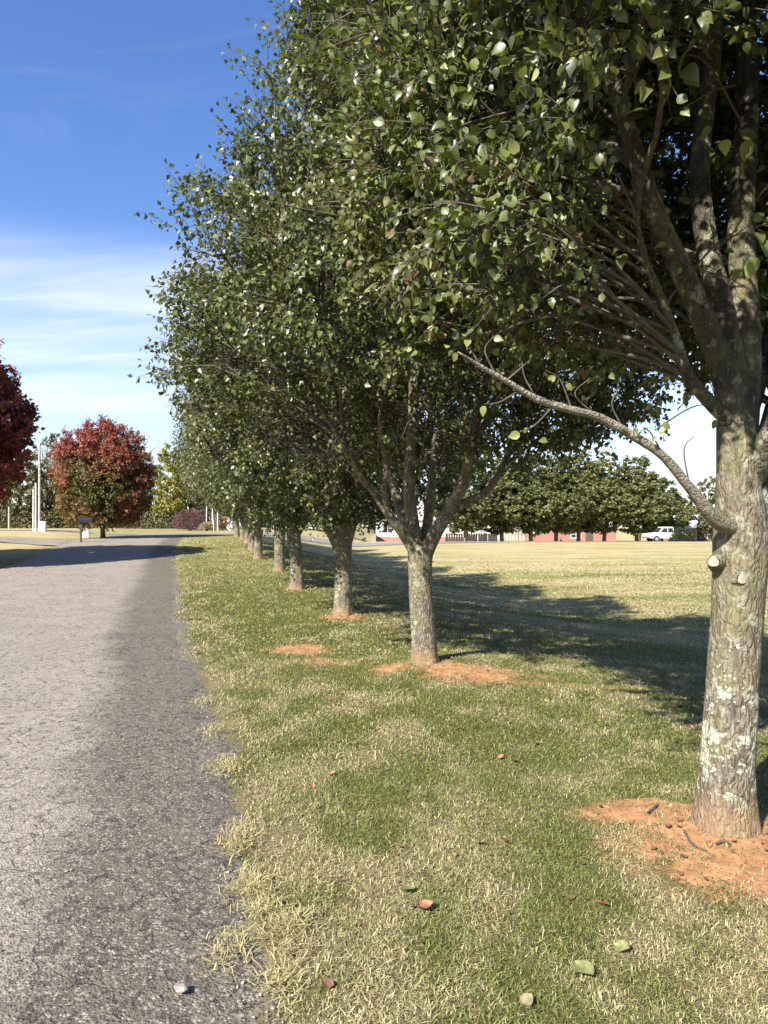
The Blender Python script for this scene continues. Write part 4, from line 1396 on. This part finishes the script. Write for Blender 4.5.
def house(name, label, px0, px1, D, H, roofh, depth, wall, roof, wins=(), dr=None, gable_end=False, dz=0.0, brick_base=0.0, over=.35, group=None):
    x0, x1 = (px0 - 384) / F * D, (px1 - 384) / F * D
    cx, w_ = (x0 + x1) / 2, x1 - x0
    t = thing(name, label, 'house', (cx, D, gz(cx, D) + dz), 0, group)
    a = w_ / 2
    if brick_base:
        MB().box(-a - .02, a + .02, -.02, depth + .02, -.6, brick_base).build('base_wall', M['brick'], t)
    b = MB()
    if gable_end:      # gable faces the camera
        b.prism([(-a, brick_base), (a, brick_base), (a, H), (0, H + roofh - .06), (-a, H)], 0, depth)
        b.build('wall', wall, t)
        r_ = MB()
        for s in (-1, 1):
            r_.prism([(s * (a + over), H - over * roofh / a), (0, H + roofh), (0, H + roofh + .14), (s * (a + over), H + .14 - over * roofh / a)], -over, depth + over)
        r_.build('roof', roof, t)
    else:
        b.box(-a, a, 0, depth, brick_base, H)
        b.build('wall', wall, t)
        r_ = MB()
        vs = []
        k = roofh / (depth / 2)
        for xx in (-a - over, a + over):
            vs += [(xx, -over, H - over * k), (xx, depth / 2, H + roofh), (xx, depth + over, H - over * k), (xx, -over, H + .13 - over * k), (xx, depth / 2, H + roofh + .13), (xx, depth + over, H + .13 - over * k)]
        r_.add(vs, [(0, 1, 7, 6), (1, 2, 8, 7), (3, 9, 10, 4), (4, 10, 11, 5), (0, 6, 9, 3), (2, 5, 11, 8), (0, 3, 4, 1), (1, 4, 5, 2), (6, 7, 10, 9), (7, 8, 11, 10)])
        r_.build('roof', roof, t)
        g_ = MB()
        for xx in (-a + .001, a - .101):
            g_.add([(xx, 0, H), (xx, depth, H), (xx, depth / 2, H + roofh - .03), (xx + .1, 0, H), (xx + .1, depth, H), (xx + .1, depth / 2, H + roofh - .03)], [(0, 1, 2), (5, 4, 3), (0, 3, 4, 1), (1, 4, 5, 2), (2, 5, 3, 0)])
        g_.build('gable', wall, t)
    for (fx, cz, ww, hh_) in wins:
        window(t, -a + fx * w_, cz, ww, hh_, -.002)
    if dr:
        door(t, -a + dr[0] * w_, 1.0, 2.15, -.002, dr[1])
    return t, a


t, a = house('white_house', 'long white house with a porch seen between the second and far trees', 376, 474, 98, 3.1, 1.7, 8, M['siding'], M['shingle'],
             [(.12, 1.9, 1.2, 1.2), (.3, 1.9, 1.2, 1.2), (.62, 1.9, 1.2, 1.2), (.8, 1.9, 1.2, 1.2)], (.47, M['wood']), brick_base=.75, dz=.1)
# the raised porch with a railing at its right end
D = 96.5
x0, x1 = (467 - 384) / F * D, (499 - 384) / F * D
t = thing('white_porch', 'white raised porch with railing and windows beside the white house', 'porch', ((x0 + x1) / 2, D, gz(x0, D) + .1))
a = (x1 - x0) / 2
MB().box(-a, a, 2.0, 5.5, 0, 3.0).build('wall', M['siding'], t)
MB().box(-a, a, 0, 1.99, 1.02, 1.16).build('deck', M['white'], t)
r_ = MB()
r_.add([(-a - .3, -.3, 2.95), (a + .3, -.3, 2.95), (a + .3, 5.8, 3.9), (-a - .3, 5.8, 3.9), (-a - .3, -.3, 3.08), (a + .3, -.3, 3.08), (a + .3, 5.8, 4.03), (-a - .3, 5.8, 4.03)],
       [(0, 1, 2, 3), (7, 6, 5, 4), (0, 4, 5, 1), (1, 5, 6, 2), (2, 6, 7, 3), (3, 7, 4, 0)])
r_.build('roof', M['shingle'], t)
rl = MB()
rl.box(-a, a, .05, .12, 1.9, 1.98)
rl.box(-a, a, .05, .12, 1.22, 1.28)
for k in range(22):
    xx = -a + .06 + k * (2 * a - .12) / 21
    rl.box(xx - .02, xx + .02, .065, .105, 1.28, 1.9)
rl.build('railing', M['white'], t)
for k in range(4):
    xx = -a + .08 + k * (2 * a - .16) / 3
    MB().box(xx - .07, xx + .07, -.03, .04, -.3, 2.98).build('column', M['white'], t)
for k in range(4):
    window(t, -a + .6 + k * (2 * a - 1.2) / 3, 2.1, .55, 1.1, 1.998)
# low dark fence below the porch
def board_fence(label, px0, px1, D, h_, mat, step, gap, name='board_fence'):
    x0, x1 = (px0 - 384) / F * D, (px1 - 384) / F * D
    z = gz((x0 + x1) / 2, D)
    t = thing(name, label, 'fence', ((x0 + x1) / 2, D, z))
    L = x1 - x0
    n = int(L / step)
    b = MB()
    for k in range(n):
        xx = -L / 2 + k * step
        b.box(xx, xx + step - gap, 0, .025, -.2, h_ + .04 * math.sin(k * 7.3))
    b.build('boards', mat, t)
    r_ = MB()
    r_.box(-L / 2, L / 2, .026, .08, h_ * .25, h_ * .25 + .09)
    r_.box(-L / 2, L / 2, .026, .08, h_ * .8, h_ * .8 + .09)
    r_.build('rail', mat, t)
    k, xx = 0, -L / 2
    while xx <= L / 2:
        MB().box(xx - .06, xx + .06, .082, .2, -.3, h_ + .08).build('post', mat, t)
        xx += 2.4


board_fence('low dark fence under the white porch', 446, 499, 90, 1.15, M['dark_fence'], .3, .06)
board_fence('tall grey board fence between the porch and the brick gable', 499, 528, 93, 2.0, M['fence'], .42, .12)
house('brick_house', 'long low red brick house behind the far tree row', 527, 616, 101, 2.5, 1.8, 9, M['brick'], M['shingle'],
      [(.55, 1.6, 1.3, 1.0)], (.7, M['wood']), dz=-.35)
house('brick_garage', 'red brick gable end at the left of the long brick house', 536, 560, 97, 1.9, 1.25, 3.5, M['brick'], M['pale_roof'], [], None, True, dz=-.35)
house('brick_house', 'red brick house with a pale roof beside the nearest trunk', 682, 760, 96, 2.4, 1.6, 8, M['brick'], M['pale_roof'],
      [(.12, 1.5, 1.1, 1.1), (.38, 1.5, 1.1, 1.1)], (.25, M['wood']), dz=-.35)
house('white_cottage', 'white cottage with dark windows behind the third to fifth trunks', 258, 348, 88, 2.4, 1.5, 7, M['siding'], M['shingle'],
      [(.1, 1.5, .9, 1.1), (.3, 1.5, .9, 1.1), (.66, 1.5, 1.4, 1.2), (.88, 1.5, .9, 1.1)], (.48, M['wood']), dz=.2)
house('red_roofed_shed', 'tiny white shed with a red roof beyond the last pear trees', 226, 243, 76, 1.0, .8, 2.5, M['siding'], M['red_roof'], [(.5, .55, .4, .4)], None, True, dz=0)

# blue drum behind the second tree
D = 88
x = (413 - 384) / F * D
t = thing('blue_barrel', 'blue barrel standing behind the fork of the second pear', 'barrel', (x, D, gz(x, D)))
v, q, tt_ = tube([(0, 0, 0), (0, 0, .35), (0, 0, .75), (0, 0, 1.3)], [.42, .47, .47, .42], 20, 14)
link('body', mesh_np('body', v, quads=q, tris=tt_, mat=M['blue'], smooth=True), t)
MB().cyl((0, 0, 1.3), (0, 0, 1.36), .44, .44, 20).build('lid', M['blue'], t)

# white pickup
D = 83.0
x = (665 - 384) / F * D
t = thing('pickup_truck', 'white pickup truck parked under the right end of the far trees', 'truck', (x, D, gz(x, D) + .05), math.radians(5))
prof = [(-2.1, .42), (-2.15, .75), (-2.05, .92), (-1.15, 1.02), (-.85, 1.02), (.55, 1.04), (.6, 1.10), (2.2, 1.10), (2.22, .55), (2.1, .42)]
MB().prism(prof, -.9, .9).build('body', M['white'], t, bevel=.03)
MB().prism([(-1.12, 1.0), (-.6, 1.62), (-.45, 1.68), (.5, 1.68), (.62, 1.6), (.66, 1.0)], -.80, .80).build('cab', M['white'], t, bevel=.03)
for s in (-1, 1):
    y = s * .81
    for pr in ([(-.92, 1.06), (-.56, 1.54), (-.12, 1.56), (-.12, 1.06)], [(-.04, 1.06), (-.04, 1.56), (.5, 1.56), (.55, 1.06)]):
        MB().prism(pr, y - .012, y + .012).build('window', M['glass'], t)
    for xx in (-1.38, 1.42):
        wv = MB().cyl((xx, s * .70, .36), (xx, s * .92, .36), .36, n=20).build('wheel', M['rubber'], t)
        MB().cyl((xx, s * .921, .36), (xx, s * .935, .36), .2, n=16).build('rim', M['chrome'], wv)
    MB().box(-2.17, -2.12, s * .62 - .14, s * .62 + .14, .68, .84).build('headlight', M['cream'], t)
MB().box(-2.26, -2.16, -.88, .88, .42, .58).build('bumper', M['chrome'], t)
wsc = MB().add([(-1.08, -.7, 1.07), (-1.08, .7, 1.07), (-.64, .66, 1.60), (-.64, -.66, 1.60), (-1.11, -.7, 1.07), (-1.11, .7, 1.07), (-.67, .66, 1.60), (-.67, -.66, 1.60)],
               [(0, 1, 2, 3), (7, 6, 5, 4), (0, 4, 5, 1), (1, 5, 6, 2), (2, 6, 7, 3), (3, 7, 4, 0)]).build('windscreen', M['glass'], t)

# ------------------------------------------------------------------ small things on the ground


def leaf_mesh(name, L, col, curl):
    n = 9
    us = np.linspace(0, 1, n)
    wv = np.sin(np.pi * us ** .75) ** .8 * .40
    V, Q = [], []
    for i, u in enumerate(us):
        for k, f in enumerate((-1, -.5, 0, .5, 1)):
            V.append((u * L, f * wv[i] * L, L * (curl * (abs(f) ** 1.5) * .35 + curl * .5 * (u - .5) ** 2 + .02 * math.sin(7 * u + 3 * f))))
    for i in range(n - 1):
        for k in range(4):
            a = i * 5 + k
            Q.append((a, a + 1, a + 6, a + 5))
    V += [(-.28 * L, -.008 * L, .02 * L), (-.28 * L, .008 * L, .02 * L), (.02 * L, .008 * L, .004), (.02 * L, -.008 * L, .004)]
    b = n * 5
    Q.append((b, b + 1, b + 2, b + 3))
    m, h = material(name)
    tc = h.n('ShaderNodeTexCoord').outputs['Object']
    c = h.mix(h.ramp(h.noise(tc, 40, 4), .35, .7), col, tuple(v * .6 for v in col))
    p = h.n('ShaderNodeBsdfPrincipled', ins={'Base Color': c, 'Roughness': .5, 'Specular IOR Level': .4})
    finish(h, p.outputs[0])
    return mesh_np(name, V, quads=Q, mat=m, smooth=True)


LG = 'fallen leaves on the grass'
lm = {'o': leaf_mesh('orange_leaf', .07, (.33, .14, .07), .5), 'g': leaf_mesh('green_leaf', .095, (.20, .21, .085), .25), 'b': leaf_mesh('brown_leaf', .06, (.16, .085, .05), .4),
      'p': leaf_mesh('pale_leaf', .055, (.30, .25, .15), .2)}
spots = [(418, 915, 'o', 1.0, 'orange fallen leaf on the lawn'), (575, 970, 'g', 1.0, 'large yellow-green leaf lying on the lawn near the picture bottom'),
         (413, 893, 'g', .75, 'small yellow-green leaf behind the orange one'), (608, 912, 'o', .8, 'reddish fallen leaf on the lawn midway to the nearest trunk'),
         (615, 952, 'g', .7, 'small green leaf right of the large one'), (522, 1012, 'p', 1.0, 'pale dry leaf at the bottom picture edge'),
         (514, 763, 'b', 1.2, 'red-brown leaf in the grass before the second tree'), (526, 770, 'p', .8, 'pale leaf beside the red-brown one')]
for px, py, k, s, lab in spots:
    D = EYE * F / (py - HORIZON)
    x = (px - 384) / F * D
    o = link('fallen_leaf', lm[k], None, (x, D, gz(x, D) + .020), (random.uniform(.1, .5), random.uniform(-.25, .25), random.uniform(0, 6.3)))
    o.scale = (s, s, s)
    tag(o, lab, 'leaf', LG)
rng = np.random.default_rng(8)
for k in range(80):
    D = rng.uniform(2.5, 9.5)
    x = rng.uniform(-.14, .5) * D
    kind = 'b' if k % 5 else 'o'
    o = link('fallen_leaf', lm[kind], None, (x, D, gz(x, D) + rng.uniform(.004, .016)), (rng.uniform(-.5, .5), rng.uniform(-.5, .5), rng.uniform(0, 6.3)))
    s = rng.uniform(.35, .85)
    o.scale = (s, s, s)
    tag(o, 'small curled brown leaf caught in the grass' if kind == 'b' else 'small curled rusty leaf caught in the grass', 'leaf', LG)

for k in range(22):
    x, D = 1.55 + rng.normal(0, .32), 3.6 + rng.normal(0, .3)
    o = link('fallen_leaf', lm['b'], None, (x, D, gz(x, D) + .006), (rng.uniform(-.4, .4), rng.uniform(-.4, .4), rng.uniform(0, 6.3)))
    s = rng.uniform(.25, .7)
    o.scale = (s, s, s)
    tag(o, 'dry brown leaf scrap on the clay at the nearest trunk', 'leaf', 'leaf scraps on the clay')

# stones on the asphalt
def stone(seed, r_):
    import bmesh
    bm = bmesh.new()
    bmesh.ops.create_icosphere(bm, subdivisions=2, radius=r_)
    for v in bm.verts:
        k = float(fbm(v.co.x / r_ * 1.3 + seed, v.co.y / r_ * 1.3, v.co.z / r_ * 1.3, 2))
        v.co *= .45 + 1.1 * k
        v.co.z *= .62
    me = bpy.data.meshes.new('pebble')
    bm.to_mesh(me)
    bm.free()
    return me


M['stone'] = plain('pale_stone', (.24, .22, .19), .85, .2, var=.3, scale=60)
M['stone_dark'] = plain('dark_stone', (.10, .095, .09), .85, .2, var=.3, scale=60)
sm = []
for k in range(3):
    me = stone(k * 3.1, .016)
    me.materials.append(M['stone'] if k < 2 else M['stone_dark'])
    sm.append(me)
o = link('pebble', sm[0], None, None)
D = EYE * F / (1000 - HORIZON)
x = (181 - 384) / F * D
o.location = (x, D, float(base_z(x, D)) + .042)
o.scale = (1.35, 1.35, 1.2)
tag(o, 'whitish stone lying on the asphalt, largest on the road', 'stone', 'loose stones on the road')
for k in range(34):
    D = rng.uniform(2.4, 6.5)
    e = np.interp(D, ROAD_EDGE_Y[:760], ROAD_EDGE_X[:760])
    x = e - abs(rng.normal(0, .9)) - .05
    o = link('pebble', sm[k % 3], None, (x, D, float(base_z(x, D)) + .034), (0, 0, rng.uniform(0, 6)))
    s = rng.uniform(.2, .55)
    o.scale = (s, s, s)
    tag(o, 'small dark stone lying loose on the asphalt' if k % 3 == 2 else 'small pale stone lying loose on the asphalt', 'stone', 'loose stones on the road')

# sticks on the clay at the nearest trunk
for k, (pts, lab) in enumerate((([(684, 838), (692, 850), (706, 857)], 'dark crooked twig on the clay at the nearest trunk'), ([(716, 852), (724, 850), (731, 853)], 'short dark twig below the nearest trunk'),
                                ([(648, 818), (655, 812), (658, 808)], 'dark twig bit on the clay left of the nearest trunk'))):
    P = []
    for px, py in pts:
        D = (EYE - .03) * F / (py - HORIZON)
        x = (px - 384) / F * D
        P.append((x, D, gz(x, D) + .012))
    v, q, tt_ = tube(P, [.006, .007, .004], 7, 14, .2, 40)
    o = link('fallen_twig', mesh_np('fallen_twig', v, quads=q, tris=tt_, mat=M['wood'], smooth=True))
    tag(o, lab, 'twig', 'fallen twigs on the clay')

# grit along the crumbling edge of the asphalt
rng = np.random.default_rng(31)
n = 5200
D = rng.uniform(1.8, 13, n) ** 1.0
e = np.interp(D, ROAD_EDGE_Y[:760], ROAD_EDGE_X[:760])
x = e + rng.normal(.02, .13, n) * (1 + .6 * fbm(D * 1.3, 2.0)) - .04
keep = rng.random(n) < .25 + 1.1 * fbm(x * 3, D * 3)
x, D = x[keep], D[keep]
n = len(x)
sz = .0022 + .007 * rng.random(n) ** 3
base = np.array([(1, 0, 0), (0, 1, 0), (-1, 0, 0), (0, -1, 0), (0, 0, .8), (0, 0, -.6)])
V = base[None] * sz[:, None, None] * rng.uniform(.6, 1.35, (n, 6, 3)) + rng.normal(0, .18, (n, 6, 3)) * sz[:, None, None]
z = np.maximum(ground_z(x, D), base_z(x, D) - .01 + np.where(x < np.interp(D, ROAD_EDGE_Y[:760], ROAD_EDGE_X[:760]) - .05, .026, 0))
V = V + np.stack([x, D, z + sz * .4], 1)[:, None]
T = (np.arange(n)[:, None, None] * 6 + np.array([(0, 1, 4), (1, 2, 4), (2, 3, 4), (3, 0, 4), (1, 0, 5), (2, 1, 5), (3, 2, 5), (0, 3, 5)])[None]).reshape(-1, 3)
c = np.array([.24, .215, .18]) * rng.uniform(.4, 1.6, (n, 1))
m, h = material('grit_stone')
finish(h, h.n('ShaderNodeBsdfPrincipled', ins={'Base Color': h.n('ShaderNodeVertexColor', layer_name='Col').outputs[0], 'Roughness': .9, 'Specular IOR Level': .2}).outputs[0])
o = link('gravel', mesh_np('gravel', V.reshape(-1, 3), tris=T, mat=m, col=np.repeat(c, 6, 0)))
tag(o, 'loose grit crumbled from the ragged right edge of the asphalt', 'gravel', kind='stuff')
